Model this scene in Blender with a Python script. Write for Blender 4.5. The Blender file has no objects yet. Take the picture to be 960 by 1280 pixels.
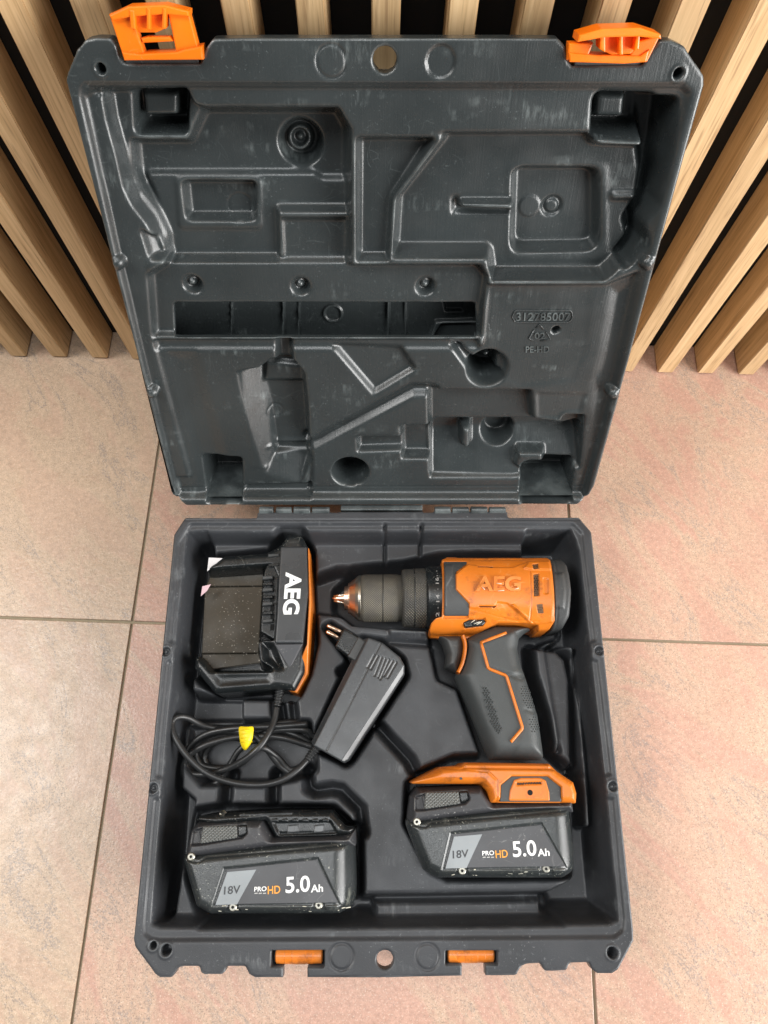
import bpy, bmesh, math, random
import numpy as np
from mathutils import Vector, Matrix, Euler

random.seed(4); np.random.seed(4)
scene = bpy.context.scene
COL = scene.collection

# ------------------------------------------------------------------ camera
RIM = 0.065                       # height of the open case's rim above the floor
F = 912.19                        # focal length in photo pixels (960 x 1280)
CAM = np.array([-0.004571, -0.199467, 0.557593 + RIM])
ROT = (0.341606, -0.008084, -0.003132)
cd = bpy.data.cameras.new('camera'); cam = bpy.data.objects.new('camera', cd); COL.objects.link(cam)
cd.sensor_fit = 'VERTICAL'; cd.sensor_height = 36.0; cd.sensor_width = 27.0
cd.lens = F / 1280 * 36.0; cd.clip_start = 0.01; cd.clip_end = 50
cam.location = CAM; cam.rotation_euler = ROT
scene.camera = cam

# ------------------------------------------------------------------ light
w = bpy.data.worlds.new('World'); scene.world = w; w.use_nodes = True
bg = w.node_tree.nodes['Background']
bg.inputs[0].default_value = (0.93, 0.98, 1.0, 1); bg.inputs[1].default_value = 0.12
def area(name, loc, target, size, power, col):
    l = bpy.data.lights.new(name, 'AREA'); l.shape = 'RECTANGLE'; l.size, l.size_y = size
    l.energy = power; l.color = col
    o = bpy.data.objects.new(name, l); COL.objects.link(o); o.location = loc
    o.rotation_euler = (Vector(target) - Vector(loc)).to_track_quat('-Z', 'Y').to_euler()
    return o
area('shop_window', (1.35, -.85, .66), (0, 0, 0.20), (.9, 1.0), 40, (1.0, 0.985, 0.965))
area('side_window', (1.40, -.25, .75), (0, -.02, 0.22), (.5, 1.0), 9, (1.0, 0.99, 0.975))
area('ceiling_light', (-1.35, .0, 1.9), (0, -.1, 0), (1.1, .9), 37, (1.0, 0.99, 0.97))
area('ceiling_panel', (.05, -.30, 2.4), (0, -.2, 0), (1.2, .6), 19, (0.97, 0.99, 1.0))
scene.view_settings.view_transform = 'Standard'; scene.view_settings.look = 'None'
scene.view_settings.exposure = 0.14; scene.view_settings.gamma = 1.0
scene.view_settings.use_curve_mapping = False
scene.render.engine = 'CYCLES'

# ------------------------------------------------------------------ measuring helpers
RM = np.array(Euler(ROT, 'XYZ').to_matrix())
PHI = math.pi - 2.04887           # lid leans back: its plane's slope above the horizontal
LV = np.array([0, math.cos(PHI), math.sin(PHI)]); LN = np.array([0, -math.sin(PHI), math.cos(PHI)])
HINGE = np.array([0, 0, RIM])
def rays(pts):
    p = np.asarray(pts, float).reshape(-1, 2)
    d = np.stack([(p[:, 0] - 480) / F, -(p[:, 1] - 640) / F, -np.ones(len(p))], 1)
    return d @ RM.T
def P(pts, z=0.0):
    """photo measurements -> metres on the level plane z above the case rim"""
    d = rays(pts); t = (z + RIM - CAM[2]) / d[:, 2]
    return (CAM + t[:, None] * d)[:, :2]
def L(pts, w=0.0):
    """photo measurements -> metres in the lid's own plane, w below its rim"""
    d = rays(pts); o = HINGE - w * LN
    t = ((o - CAM) @ LN) / (d @ LN)
    q = CAM + t[:, None] * d - o
    return np.stack([q[:, 0], q @ LV], 1)
def lid_world(u, v, n):
    return HINGE + np.outer(u, [1, 0, 0]) + np.outer(v, LV) + np.outer(n, LN)

# ------------------------------------------------------------------ 2d shape tools
def fillet(poly, r, seg=5):
    poly = np.asarray(poly, float); n = len(poly); out = []
    for i in range(n):
        a, b, c = poly[i - 1], poly[i], poly[(i + 1) % n]
        va, vc = a - b, c - b; la, lc = np.linalg.norm(va), np.linalg.norm(vc)
        if la < 1e-6 or lc < 1e-6: continue
        va, vc = va / la, vc / lc
        ang = math.acos(max(-1, min(1, float(va @ vc))))
        if ang > 3.0 or r <= 0: out.append(b); continue
        t = min(r / math.tan(ang / 2), la * .48, lc * .48)
        p0, p1 = b + va * t, b + vc * t
        for k in range(seg + 1):
            s = k / seg
            out.append((1 - s) ** 2 * p0 + 2 * s * (1 - s) * b + s * s * p1)
    return np.array(out)
def sdf(poly, X, Y):
    d = np.full(X.shape, 1e9); ins = np.zeros(X.shape, bool)
    n = len(poly)
    for i in range(n):
        ax, ay = poly[i - 1]; bx, by = poly[i]
        ex, ey = bx - ax, by - ay; l2 = ex * ex + ey * ey
        if l2 < 1e-14: continue
        wx, wy = X - ax, Y - ay
        t = np.clip((wx * ex + wy * ey) / l2, 0, 1)
        d = np.minimum(d, (wx - t * ex) ** 2 + (wy - t * ey) ** 2)
        if ay != by:
            c = ((ay > Y) != (by > Y)) & (X < (bx - ax) * (Y - ay) / (by - ay) + ax)
            ins ^= c
    d = np.sqrt(d)
    return np.where(ins, -d, d)
def line_d(pts, X, Y):
    d = np.full(X.shape, 1e9)
    for (ax, ay), (bx, by) in zip(pts[:-1], pts[1:]):
        ex, ey = bx - ax, by - ay; l2 = ex * ex + ey * ey + 1e-14
        t = np.clip(((X - ax) * ex + (Y - ay) * ey) / l2, 0, 1)
        d = np.minimum(d, (X - ax - t * ex) ** 2 + (Y - ay - t * ey) ** 2)
    return np.sqrt(d)
def sm(x):
    x = np.clip(x, 0, 1); return x * x * (3 - 2 * x)
def local(fn, shape_pts, X, Y, margin):
    """distance evaluated only near the shape"""
    s = np.asarray(shape_pts); out = np.full(X.shape, margin * 2.0)
    m = (X > s[:, 0].min() - margin) & (X < s[:, 0].max() + margin) & (Y > s[:, 1].min() - margin) & (Y < s[:, 1].max() + margin)
    if m.any(): out[m] = fn(shape_pts, X[m], Y[m])
    return out

class Field:
    """a moulded surface: heights over a grid, shaped by pockets, steps, pegs and grooves"""
    def __init__(s, x0, x1, y0, y1, res):
        s.res = res; s.x = np.arange(x0, x1 + res, res); s.y = np.arange(y0, y1 + res, res)
        s.X, s.Y = np.meshgrid(s.x, s.y); s.H = np.zeros(s.X.shape)
    def set(s, poly, h, t=.004, grow=0.0, r=.002, k=1.0):
        d = local(sdf, fillet(poly, r) if r else np.asarray(poly), s.X, s.Y, .03 + grow) - grow
        m = sm(-d / t); s.H = s.H * (1 - m * k) + h * m * k
    def ramp(s, poly, p0, h0, p1, h1):
        d = local(sdf, np.asarray(poly), s.X, s.Y, .02); p0, p1 = np.asarray(p0), np.asarray(p1); e = p1 - p0
        t = np.clip(((s.X - p0[0]) * e[0] + (s.Y - p0[1]) * e[1]) / (e @ e), 0, 1); m = sm(-d / .0012)
        s.H = s.H * (1 - m) + (h0 + (h1 - h0) * t) * m
    def add(s, poly, h, t=.002, grow=0.0, r=.002):
        d = local(sdf, fillet(poly, r) if r else np.asarray(poly), s.X, s.Y, .03 + grow) - grow
        s.H = s.H + h * sm(-d / t)
    def disc(s, c, r, h, t=.003, mode='set'):
        d = np.hypot(s.X - c[0], s.Y - c[1]) - r; m = sm(-d / t)
        s.H = s.H * (1 - m) + h * m if mode == 'set' else s.H + h * m
    def groove(s, pts, wd, h):
        d = local(line_d, pts, s.X, s.Y, .02); s.H = s.H + h * sm(1 - d / wd)
    def ring(s, c, r, wd, h):
        d = np.abs(np.hypot(s.X - c[0], s.Y - c[1]) - r); s.H = s.H + h * sm(1 - d / wd)
    def blur(s, sig):
        k = np.arange(-8, 9) * s.res; g = np.exp(-k * k / 2 / sig / sig); g /= g.sum()
        for ax in (0, 1):
            pad = [(8, 8) if a == ax else (0, 0) for a in (0, 1)]
            Hp = np.pad(s.H, pad, mode='edge'); n = s.H.shape[ax]; o = 0
            for i, gi in enumerate(g):
                o = o + gi * (Hp[i:i + n, :] if ax == 0 else Hp[:, i:i + n])
            s.H = o
    def mesh(s, S, skirt, edge=0.0, mirror=None):
        """cut the surface to S<0, snap its border to the outline, hang a wall from the border"""
        X, Y, H = s.X.copy(), s.Y.copy(), s.H.copy(); res = s.res
        if edge:
            d = np.clip(edge + S, 0, edge); H = H - (edge - np.sqrt(np.maximum(edge * edge - d * d, 0)))
        gy, gx = np.gradient(S, res); gl = np.hypot(gx, gy) + 1e-9
        near = (S > 0) & (S < 2.2 * res)
        X[near] -= (S * gx / gl)[near]; Y[near] -= (S * gy / gl)[near]
        close = (S <= 0) & (S > -.25 * res)
        X[close] -= (S * gx / gl)[close]; Y[close] -= (S * gy / gl)[close]
        ins = S <= 0
        cnt = ins[:-1, :-1].astype(int) + ins[1:, :-1] + ins[:-1, 1:] + ins[1:, 1:]
        cen = (S[:-1, :-1] + S[1:, :-1] + S[:-1, 1:] + S[1:, 1:]) / 4
        keep = (cnt >= 2) | ((cen < 0) & (cnt > 0))
        ny, nx = X.shape; idx = np.arange(ny * nx).reshape(ny, nx)
        q = np.stack([idx[:-1, :-1], idx[:-1, 1:], idx[1:, 1:], idx[1:, :-1]], -1)[keep]
        used = np.unique(q); rem = np.full(ny * nx, -1); rem[used] = np.arange(len(used))
        q = rem[q]; V = np.stack([X.ravel()[used], Y.ravel()[used], H.ravel()[used]], 1)
        e = np.concatenate([q[:, [0, 1]], q[:, [1, 2]], q[:, [2, 3]], q[:, [3, 0]]])
        key = e[:, 0].astype(np.int64) * (len(used) + 1) + e[:, 1]; rk = e[:, 1].astype(np.int64) * (len(used) + 1) + e[:, 0]
        b = e[~np.isin(key, rk)]
        bu = np.unique(b); n0 = len(V); m1 = np.full(n0, -1); m1[bu] = n0 + np.arange(len(bu)); m2 = m1 + len(bu)
        top = V[bu].copy(); low = V[bu].copy()
        if mirror is None: low[:, 2] = skirt if np.isscalar(skirt) else low[:, 2] - skirt(low)
        else: low[:, 2] = 2 * mirror - low[:, 2]
        faces = [q]
        allV = [V, top, low]
        faces.append(np.stack([m1[b[:, 1]], m1[b[:, 0]], m2[b[:, 0]], m2[b[:, 1]]], 1))
        if mirror is not None:
            Vm = V.copy(); Vm[:, 2] = 2 * mirror - Vm[:, 2]; allV.append(Vm); faces.append(q[:, ::-1] + n0 + 2 * len(bu))
        return np.concatenate(allV), np.concatenate(faces)

# ------------------------------------------------------------------ scene objects
def tag(o, label, cat, group=None):
    o['label'] = label; o['category'] = cat
    if group: o['group'] = group
    return o
def thing(name, label, cat, loc):
    o = bpy.data.objects.new(name, None); COL.objects.link(o); o.location = loc; o.empty_display_size = .02
    return tag(o, label, cat)
def wloc(o):
    v = Vector((0, 0, 0))
    while o is not None: v = v + o.location; o = o.parent
    return np.array(v)
def part(name, V, faces, mat, parent=None, smooth=True, origin=None):
    """one mesh object from world coordinates"""
    V = np.asarray(V, float)
    base = wloc(parent) if parent is not None else np.zeros(3)
    org = np.zeros(3) if origin is None else np.asarray(origin, float)
    if parent is None and origin is None: org = np.zeros(3)
    me = bpy.data.meshes.new(name)
    me.from_pydata((V - base - org + 0).tolist() if parent is None else (V - base).tolist(), [], faces.tolist() if isinstance(faces, np.ndarray) else faces)
    me.materials.append(mat); me.validate()
    if smooth: me.polygons.foreach_set('use_smooth', np.ones(len(me.polygons), bool))
    me.update()
    o = bpy.data.objects.new(name, me); COL.objects.link(o)
    if parent is not None: o.parent = parent
    else: o.location = org
    return o
def bm_part(name, bm, mat, parent=None, smooth=False, origin=None):
    bmesh.ops.recalc_face_normals(bm, faces=bm.faces)
    V = [tuple(v.co) for v in bm.verts]; bm.verts.index_update()
    Fc = [[v.index for v in f.verts] for f in bm.faces]; bm.free()
    return part(name, V, Fc, mat, parent, smooth, origin)
def prism_bm(poly, z0, z1, bevel=0.0, seg=2, taper=0.0):
    bm = bmesh.new(); poly = np.asarray(poly); c = poly.mean(0)
    a = [bm.verts.new((x, y, z1)) for x, y in poly]
    b = [bm.verts.new((*(c + (np.array([x, y]) - c) * (1 - taper)), z0)) for x, y in poly]
    bm.faces.new(a); bm.faces.new(b[::-1]); n = len(a)
    for i in range(n): bm.faces.new((a[i], b[i], b[(i + 1) % n], a[(i + 1) % n]))
    bmesh.ops.recalc_face_normals(bm, faces=bm.faces)
    if bevel: bmesh.ops.bevel(bm, geom=[e for e in bm.edges if abs(e.verts[0].co.z - e.verts[1].co.z) < 1e-6], offset=bevel, segments=seg, affect='EDGES', profile=.6)
    return bm
def tf_bm(bm, fn):
    for v in bm.verts: v.co = fn(v.co)
    return bm
def tube(pts, r, n=10, closed=False, caps=True):
    pts = np.asarray(pts, float); m = len(pts); V = []; Fc = []
    r = np.full(m, r) if np.isscalar(r) else np.asarray(r)
    T = np.gradient(pts, axis=0); T /= np.linalg.norm(T, axis=1)[:, None] + 1e-12
    up = np.array([0, 0, 1.0])
    if abs(T[0] @ up) > .9: up = np.array([0, 1.0, 0])
    for i in range(m):
        s = np.cross(T[i], up); s /= np.linalg.norm(s) + 1e-12; u = np.cross(s, T[i]); up = u
        for k in range(n):
            a = 2 * math.pi * k / n; V.append(pts[i] + r[i] * (math.cos(a) * s + math.sin(a) * u))
    for i in range(m - 1):
        for k in range(n): Fc.append((i * n + k, i * n + (k + 1) % n, (i + 1) * n + (k + 1) % n, (i + 1) * n + k))
    if caps: Fc.append(tuple(range(n))[::-1]); Fc.append(tuple(range((m - 1) * n, m * n)))
    return np.array(V), Fc
def spline(pts, k=10):
    p = np.asarray(pts, float); p = np.concatenate([[2 * p[0] - p[1]], p, [2 * p[-1] - p[-2]]]); out = []
    for i in range(1, len(p) - 2):
        for s in np.arange(0, 1, 1 / k):
            a, b, c, d = p[i - 1], p[i], p[i + 1], p[i + 2]
            out.append(.5 * (2 * b + (c - a) * s + (2 * a - 5 * b + 4 * c - d) * s * s + (3 * b - a - 3 * c + d) * s ** 3))
    out.append(p[-2]); return np.array(out)
def lathe_x(prof, y0, z0, n=48):
    """prof: (x, radius) along an axis parallel to x"""
    V = []; Fc = []
    for x, r in prof:
        for k in range(n):
            a = 2 * math.pi * k / n; V.append((x, y0 + r * math.cos(a), z0 + r * math.sin(a)))
    for i in range(len(prof) - 1):
        for k in range(n): Fc.append((i * n + k, i * n + (k + 1) % n, (i + 1) * n + (k + 1) % n, (i + 1) * n + k))
    Fc.append(tuple(range(n))[::-1]); Fc.append(tuple(range((len(prof) - 1) * n, len(prof) * n)))
    return np.array(V), Fc
def disc_stack(c, prof, n=24):
    """prof: (radius, z) turned about a vertical axis at c"""
    V = []; Fc = []
    for r, z in prof:
        for k in range(n):
            a = 2 * math.pi * k / n; V.append((c[0] + r * math.cos(a), c[1] + r * math.sin(a), z))
    for i in range(len(prof) - 1):
        for k in range(n): Fc.append((i * n + k, i * n + (k + 1) % n, (i + 1) * n + (k + 1) % n, (i + 1) * n + k))
    Fc.append(tuple(range(n))); Fc.append(tuple(range((len(prof) - 1) * n, len(prof) * n))[::-1])
    return np.array(V), Fc
_txt = {}
def text_mesh(s, bold=0.0):
    if (s, bold) in _txt: return _txt[(s, bold)]
    c = bpy.data.curves.new('t', 'FONT'); c.body = s; c.size = 1; c.offset = bold; c.resolution_u = 4; c.extrude = 0.5
    o = bpy.data.objects.new('t', c); COL.objects.link(o); bpy.context.view_layer.update()
    me = bpy.data.meshes.new_from_object(o.evaluated_get(bpy.context.evaluated_depsgraph_get()))
    V = np.array([v.co[:] for v in me.vertices]); Fc = [list(p.vertices) for p in me.polygons]
    bpy.data.objects.remove(o); bpy.data.curves.remove(c); bpy.data.meshes.remove(me)
    V[:, :2] -= V[:, :2].min(0); V[:, :2] /= V[:, :2].max(0); V[:, 2] = (V[:, 2] > 0).astype(float)
    _txt[(s, bold)] = (V, Fc); return V, Fc
def lettering(name, s, bl, br, tl, mat, parent, surf, depth=.0004, bold=.02, sink=.0006):
    """letters filling the box bl-br-tl (metres, 2d), lying on surf(x, y) -> world points"""
    V, Fc = text_mesh(s, bold)
    bl, br, tl = map(np.asarray, (bl, br, tl))
    q = bl + V[:, :1] * (br - bl) + V[:, 1:2] * (tl - bl)
    return part(name, surf(q[:, 0], q[:, 1], np.where(V[:, 2] > .5, depth, -sink)), Fc, mat, parent, smooth=False)

# ------------------------------------------------------------------ materials
def mk(name):
    m = bpy.data.materials.new(name); m.use_nodes = True; nt = m.node_tree
    return m, nt, nt.nodes['Principled BSDF']
def nd(nt, t, **kw):
    n = nt.nodes.new(t)
    for k, v in kw.items():
        if k in n.inputs.keys(): n.inputs[k].default_value = v
        else: setattr(n, k, v)
    return n
def ramp(nt, src, stops, interp='LINEAR'):
    r = nt.nodes.new('ShaderNodeValToRGB'); r.color_ramp.interpolation = interp
    el = r.color_ramp.elements
    while len(el) < len(stops): el.new(.5)
    for e, (p, c) in zip(el, stops):
        e.position = p; e.color = (c, c, c, 1) if np.isscalar(c) else (*c, 1)
    nt.links.new(src, r.inputs[0]); return r.outputs[0]
def mixc(nt, fac, a, b, mode='MIX'):
    m = nt.nodes.new('ShaderNodeMix'); m.data_type = 'RGBA'; m.blend_type = mode
    for sock, v in ((m.inputs[0], fac), (m.inputs[6], a), (m.inputs[7], b)):
        if hasattr(v, 'links'): nt.links.new(v, sock)
        else: sock.default_value = v if np.isscalar(v) else (*v, 1)
    return m.outputs[2]
def mth(nt, op, a, b=None, clamp=False):
    m = nt.nodes.new('ShaderNodeMath'); m.operation = op; m.use_clamp = clamp
    for s, v in ((m.inputs[0], a), (m.inputs[1], b)):
        if v is None: continue
        if hasattr(v, 'links'): nt.links.new(v, s)
        else: s.default_value = v
    return m.outputs[0]
def noise(nt, co, scale, detail=3, rough=.5, dist=0.0):
    n = nd(nt, 'ShaderNodeTexNoise', Scale=scale, Detail=detail, Roughness=rough, Distortion=dist)
    nt.links.new(co, n.inputs['Vector']); return n.outputs[0]
def coords(nt, scale=(1, 1, 1), rot=(0, 0, 0), loc=(0, 0, 0), warp=0.0):
    tc = nt.nodes.new('ShaderNodeTexCoord'); mp = nd(nt, 'ShaderNodeMapping')
    mp.inputs['Scale'].default_value = scale; mp.inputs['Rotation'].default_value = rot; mp.inputs['Location'].default_value = loc
    src = tc.outputs['Object']
    if warp:
        n = nd(nt, 'ShaderNodeTexNoise', Scale=25.0, Detail=1.0); nt.links.new(src, n.inputs['Vector'])
        v = nd(nt, 'ShaderNodeVectorMath', operation='SCALE'); nt.links.new(n.outputs['Color'], v.inputs[0]); v.inputs[3].default_value = warp
        a = nd(nt, 'ShaderNodeVectorMath', operation='ADD'); nt.links.new(src, a.inputs[0]); nt.links.new(v.outputs[0], a.inputs[1]); src = a.outputs[0]
    nt.links.new(src, mp.inputs[0]); return mp.outputs[0]
def plastic(name, col, rough=.45, scratch=.5, specks=.5, grain=.15, streak=0.0, wear=.0, scr_col=(.32, .34, .34), spec=.5, dirt=0.0, smear=0.0):
    m, nt, b = mk(name); co = coords(nt)
    c = mixc(nt, ramp(nt, noise(nt, co, 18, 4), [(.3, 0.0), (.7, 1.0)]), tuple(x * .82 for x in col), tuple(x * 1.15 for x in col))
    h = noise(nt, co, 1800, 2)
    fac = None
    def acc(f):
        nonlocal fac
        fac = f if fac is None else mth(nt, 'MAXIMUM', fac, f)
    if scratch:
        patch = ramp(nt, noise(nt, co, 16, 3), [(.50, 0.0), (.66, 1.0)])
        for i, (sc, th) in enumerate(((38, .010), (75, .014))):
            vo = nd(nt, 'ShaderNodeTexVoronoi', feature='DISTANCE_TO_EDGE', Scale=sc)
            nt.links.new(coords(nt, (1, 1, 1), (.4 * i, .3, .7 * i), (i * 3.1, i, 0), warp=.05), vo.inputs['Vector'])
            ln = ramp(nt, vo.outputs['Distance'], [(0.0, 1.0), (th, 0.0)])
            brk = ramp(nt, noise(nt, coords(nt, loc=(i * 5, 2, 8)), 130, 3, .6), [(.50, 0.0), (.60, 1.0)])
            acc(mth(nt, 'MULTIPLY', mth(nt, 'MULTIPLY', mth(nt, 'MULTIPLY', ln, brk), patch), scratch))
    if smear:
        sp = ramp(nt, noise(nt, coords(nt, (1, 3, 3), loc=(1, 8, 3)), 22, 3), [(.58, 0.0), (.72, 1.0)])
        sg = ramp(nt, noise(nt, coords(nt, (260, 60, 60)), 1, 4, .7), [(.48, 0.0), (.70, 1.0)])
        acc(mth(nt, 'MULTIPLY', mth(nt, 'MULTIPLY', sp, sg), smear))
    if specks:
        s = ramp(nt, noise(nt, co, 620, 2, .6), [(.66, 0.0), (.71, 1.0)])
        pt = ramp(nt, noise(nt, coords(nt, loc=(5, 3, 1)), 30, 2), [(.42, 0.0), (.62, 1.0)])
        acc(mth(nt, 'MULTIPLY', mth(nt, 'MULTIPLY', s, pt), specks))
    if wear:
        g = nt.nodes.new('ShaderNodeNewGeometry')
        p = ramp(nt, g.outputs['Pointiness'], [(.52, 0.0), (.60, 1.0)])
        p = mth(nt, 'MULTIPLY', p, ramp(nt, noise(nt, co, 70, 4), [(.40, 0.15), (.65, 1.0)]))
        acc(mth(nt, 'MULTIPLY', p, wear))
    if fac is not None: c = mixc(nt, fac, c, scr_col)
    if dirt:
        d = ramp(nt, noise(nt, coords(nt, loc=(2, 7, 4)), 70, 6, .72), [(.545, 0.0), (.66, 1.0)])
        c = mixc(nt, mth(nt, 'MULTIPLY', d, dirt), c, (.02, .015, .012))
    nt.links.new(c, b.inputs['Base Color'])
    r = ramp(nt, noise(nt, co, 45, 4), [(.3, rough - .07), (.7, rough + .09)]); nt.links.new(r, b.inputs['Roughness'])
    b.inputs['Specular IOR Level'].default_value = spec
    if streak:
        st = noise(nt, coords(nt, (1100, 10, 10)), 1, 3)
        h = mth(nt, 'ADD', h, mth(nt, 'MULTIPLY', st, streak))
    bp = nd(nt, 'ShaderNodeBump', Strength=grain, Distance=.0006); nt.links.new(h, bp.inputs['Height']); nt.links.new(bp.outputs[0], b.inputs['Normal'])
    return m
def knurl(name, col, rough, scale, strength=.7, metal=0.0, wearc=(.42, .36, .22), weara=.25):
    """fine diamond relief"""
    m, nt, b = mk(name)
    tc = nt.nodes.new('ShaderNodeTexCoord')
    hs = []
    for sgn in (1, -1):
        mp = nd(nt, 'ShaderNodeMapping'); mp.inputs['Rotation'].default_value = (0, 0, sgn * math.radians(50)); nt.links.new(tc.outputs['Object'], mp.inputs[0])
        wv = nd(nt, 'ShaderNodeTexWave', Scale=scale); nt.links.new(mp.outputs[0], wv.inputs[0]); hs.append(wv.outputs['Fac'])
    h = mth(nt, 'MULTIPLY', hs[0], hs[1])
    co = coords(nt)
    k = mth(nt, 'MULTIPLY', ramp(nt, h, [(.4, 0.0), (.9, 1.0)]), ramp(nt, noise(nt, co, 90, 4), [(.45, 0.0), (.62, weara)]))
    c = mixc(nt, k, col, wearc)
    nt.links.new(c, b.inputs['Base Color']); b.inputs['Roughness'].default_value = rough; b.inputs['Metallic'].default_value = metal
    bp = nd(nt, 'ShaderNodeBump', Strength=strength, Distance=.0008); nt.links.new(h, bp.inputs['Height']); nt.links.new(bp.outputs[0], b.inputs['Normal'])
    return m
def simple(name, col, rough=.5, metal=0.0, var=.12, bump=.1):
    m, nt, b = mk(name); co = coords(nt)
    c = mixc(nt, noise(nt, co, 140, 3), tuple(x * (1 - var) for x in col), tuple(min(1, x * (1 + var)) for x in col))
    nt.links.new(c, b.inputs['Base Color']); b.inputs['Roughness'].default_value = rough; b.inputs['Metallic'].default_value = metal
    bp = nd(nt, 'ShaderNodeBump', Strength=bump, Distance=.0004); nt.links.new(noise(nt, co, 900, 2), bp.inputs['Height']); nt.links.new(bp.outputs[0], b.inputs['Normal'])
    return m

def tile_material():
    m, nt, b = mk('stone_tile')
    oi = nt.nodes.new('ShaderNodeObjectInfo')
    tc = nt.nodes.new('ShaderNodeTexCoord')
    off = nd(nt, 'ShaderNodeVectorMath', operation='SCALE'); nt.links.new(oi.outputs['Location'], off.inputs[0]); off.inputs[3].default_value = 3.7
    ad = nd(nt, 'ShaderNodeVectorMath', operation='ADD'); nt.links.new(tc.outputs['Object'], ad.inputs[0]); nt.links.new(off.outputs[0], ad.inputs[1])
    mp = nd(nt, 'ShaderNodeMapping'); mp.inputs['Rotation'].default_value = (0, 0, math.radians(-28)); mp.inputs['Scale'].default_value = (1.9, .8, 1); nt.links.new(ad.outputs[0], mp.inputs[0])
    co = mp.outputs[0]; fine = ad.outputs[0]
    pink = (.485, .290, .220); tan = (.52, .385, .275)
    mp.vector_type = 'TEXTURE'; mp.inputs['Rotation'].default_value = (0, 0, math.radians(36)); mp.inputs['Scale'].default_value = (1 / 2.4, 1 / .85, 1)
    nz = noise(nt, co, 8, 8, .64, .9)
    halo = ramp(nt, nz, [(.40, 0.0), (.47, 1.0), (.52, 1.0), (.60, 0.0)])
    where = ramp(nt, noise(nt, coords(nt, loc=(3, 1, 0)), 7, 3), [(.36, 0.2), (.52, 1.0)])
    band = mth(nt, 'MULTIPLY', halo, where)
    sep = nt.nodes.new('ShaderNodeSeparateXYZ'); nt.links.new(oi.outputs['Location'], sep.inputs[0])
    # left tiles tanner: mild tile variety plus pale glare painted into the colour
    glare_tan = mth(nt, 'MULTIPLY', mth(nt, 'LESS_THAN', sep.outputs[0], -.25), .72)
    c = mixc(nt, mth(nt, 'ADD', mth(nt, 'MULTIPLY', band, .62), glare_tan, True), pink, tan)
    c = mixc(nt, 1.0, c, ramp(nt, noise(nt, fine, 4.5, 3), [(.35, .93), (.65, 1.05)]), 'MULTIPLY')
    c = mixc(nt, 1.0, c, ramp(nt, noise(nt, fine, 260, 5, .75), [(.30, .80), (.70, 1.17)]), 'MULTIPLY')
    # grey mineral cores of the veins, broken up into grains
    core = ramp(nt, nz, [(.475, 0.0), (.492, 1.0), (.50, 1.0), (.517, 0.0)])
    vm = ramp(nt, noise(nt, coords(nt, loc=(8, 4, 0)), 11, 2), [(.42, 0.0), (.54, 1.0)])
    dots = ramp(nt, noise(nt, fine, 640, 3, .7), [(.44, 0.0), (.55, 1.0)])
    c = mixc(nt, mth(nt, 'MULTIPLY', mth(nt, 'MULTIPLY', mth(nt, 'MULTIPLY', core, vm), dots), .62), c, (.22, .195, .19))
    sp = ramp(nt, noise(nt, fine, 900, 2, .6), [(.57, 0.0), (.64, 1.0)])
    c = mixc(nt, mth(nt, 'MULTIPLY', sp, mth(nt, 'ADD', mth(nt, 'MULTIPLY', band, .45), .25)), c, (.20, .15, .12))
    lp = ramp(nt, noise(nt, coords(nt, loc=(9, 2, 0)), 820, 2, .6), [(.60, 0.0), (.68, 1.0)])
    c = mixc(nt, mth(nt, 'MULTIPLY', lp, .45), c, (.80, .70, .56))
    nt.links.new(c, b.inputs['Base Color'])
    nt.links.new(ramp(nt, noise(nt, fine, 60, 4), [(.3, .25), (.7, .40)]), b.inputs['Roughness'])
    b.inputs['Specular IOR Level'].default_value = .5
    bp = nd(nt, 'ShaderNodeBump', Strength=.25, Distance=.0008); nt.links.new(noise(nt, fine, 420, 4), bp.inputs['Height']); nt.links.new(bp.outputs[0], b.inputs['Normal'])
    return m
def wood_material():
    m, nt, b = mk('oak_veneer')
    oi = nt.nodes.new('ShaderNodeObjectInfo')
    tc = nt.nodes.new('ShaderNodeTexCoord')
    off = nd(nt, 'ShaderNodeVectorMath', operation='SCALE'); nt.links.new(oi.outputs['Location'], off.inputs[0]); off.inputs[3].default_value = 11.3
    ad = nd(nt, 'ShaderNodeVectorMath', operation='ADD'); nt.links.new(tc.outputs['Object'], ad.inputs[0]); nt.links.new(off.outputs[0], ad.inputs[1])
    mp = nd(nt, 'ShaderNodeMapping'); mp.inputs['Scale'].default_value = (150, 150, 4.0); nt.links.new(ad.outputs[0], mp.inputs[0])
    g = noise(nt, mp.outputs[0], 1.6, 6, .62, .8)
    mp2 = nd(nt, 'ShaderNodeMapping'); mp2.inputs['Scale'].default_value = (700, 700, 30); nt.links.new(ad.outputs[0], mp2.inputs[0])
    pores = ramp(nt, noise(nt, mp2.outputs[0], 1, 2), [(.30, 1.0), (.43, 0.0)])
    c = ramp(nt, g, [(.25, (.42, .255, .115)), (.45, (.60, .40, .205)), (.60, (.69, .475, .255)), (.8, (.76, .55, .315))])
    c = mixc(nt, mth(nt, 'MULTIPLY', pores, .45), c, (.22, .115, .05))
    lum = ramp(nt, oi.outputs['Random'], [(0, .80), (1, 1.12)])
    c = mixc(nt, 1.0, c, lum, 'MULTIPLY')
    nt.links.new(c, b.inputs['Base Color']); b.inputs['Roughness'].default_value = .48
    bp = nd(nt, 'ShaderNodeBump', Strength=.25, Distance=.0004); nt.links.new(g, bp.inputs['Height']); nt.links.new(bp.outputs[0], b.inputs['Normal'])
    return m

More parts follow.
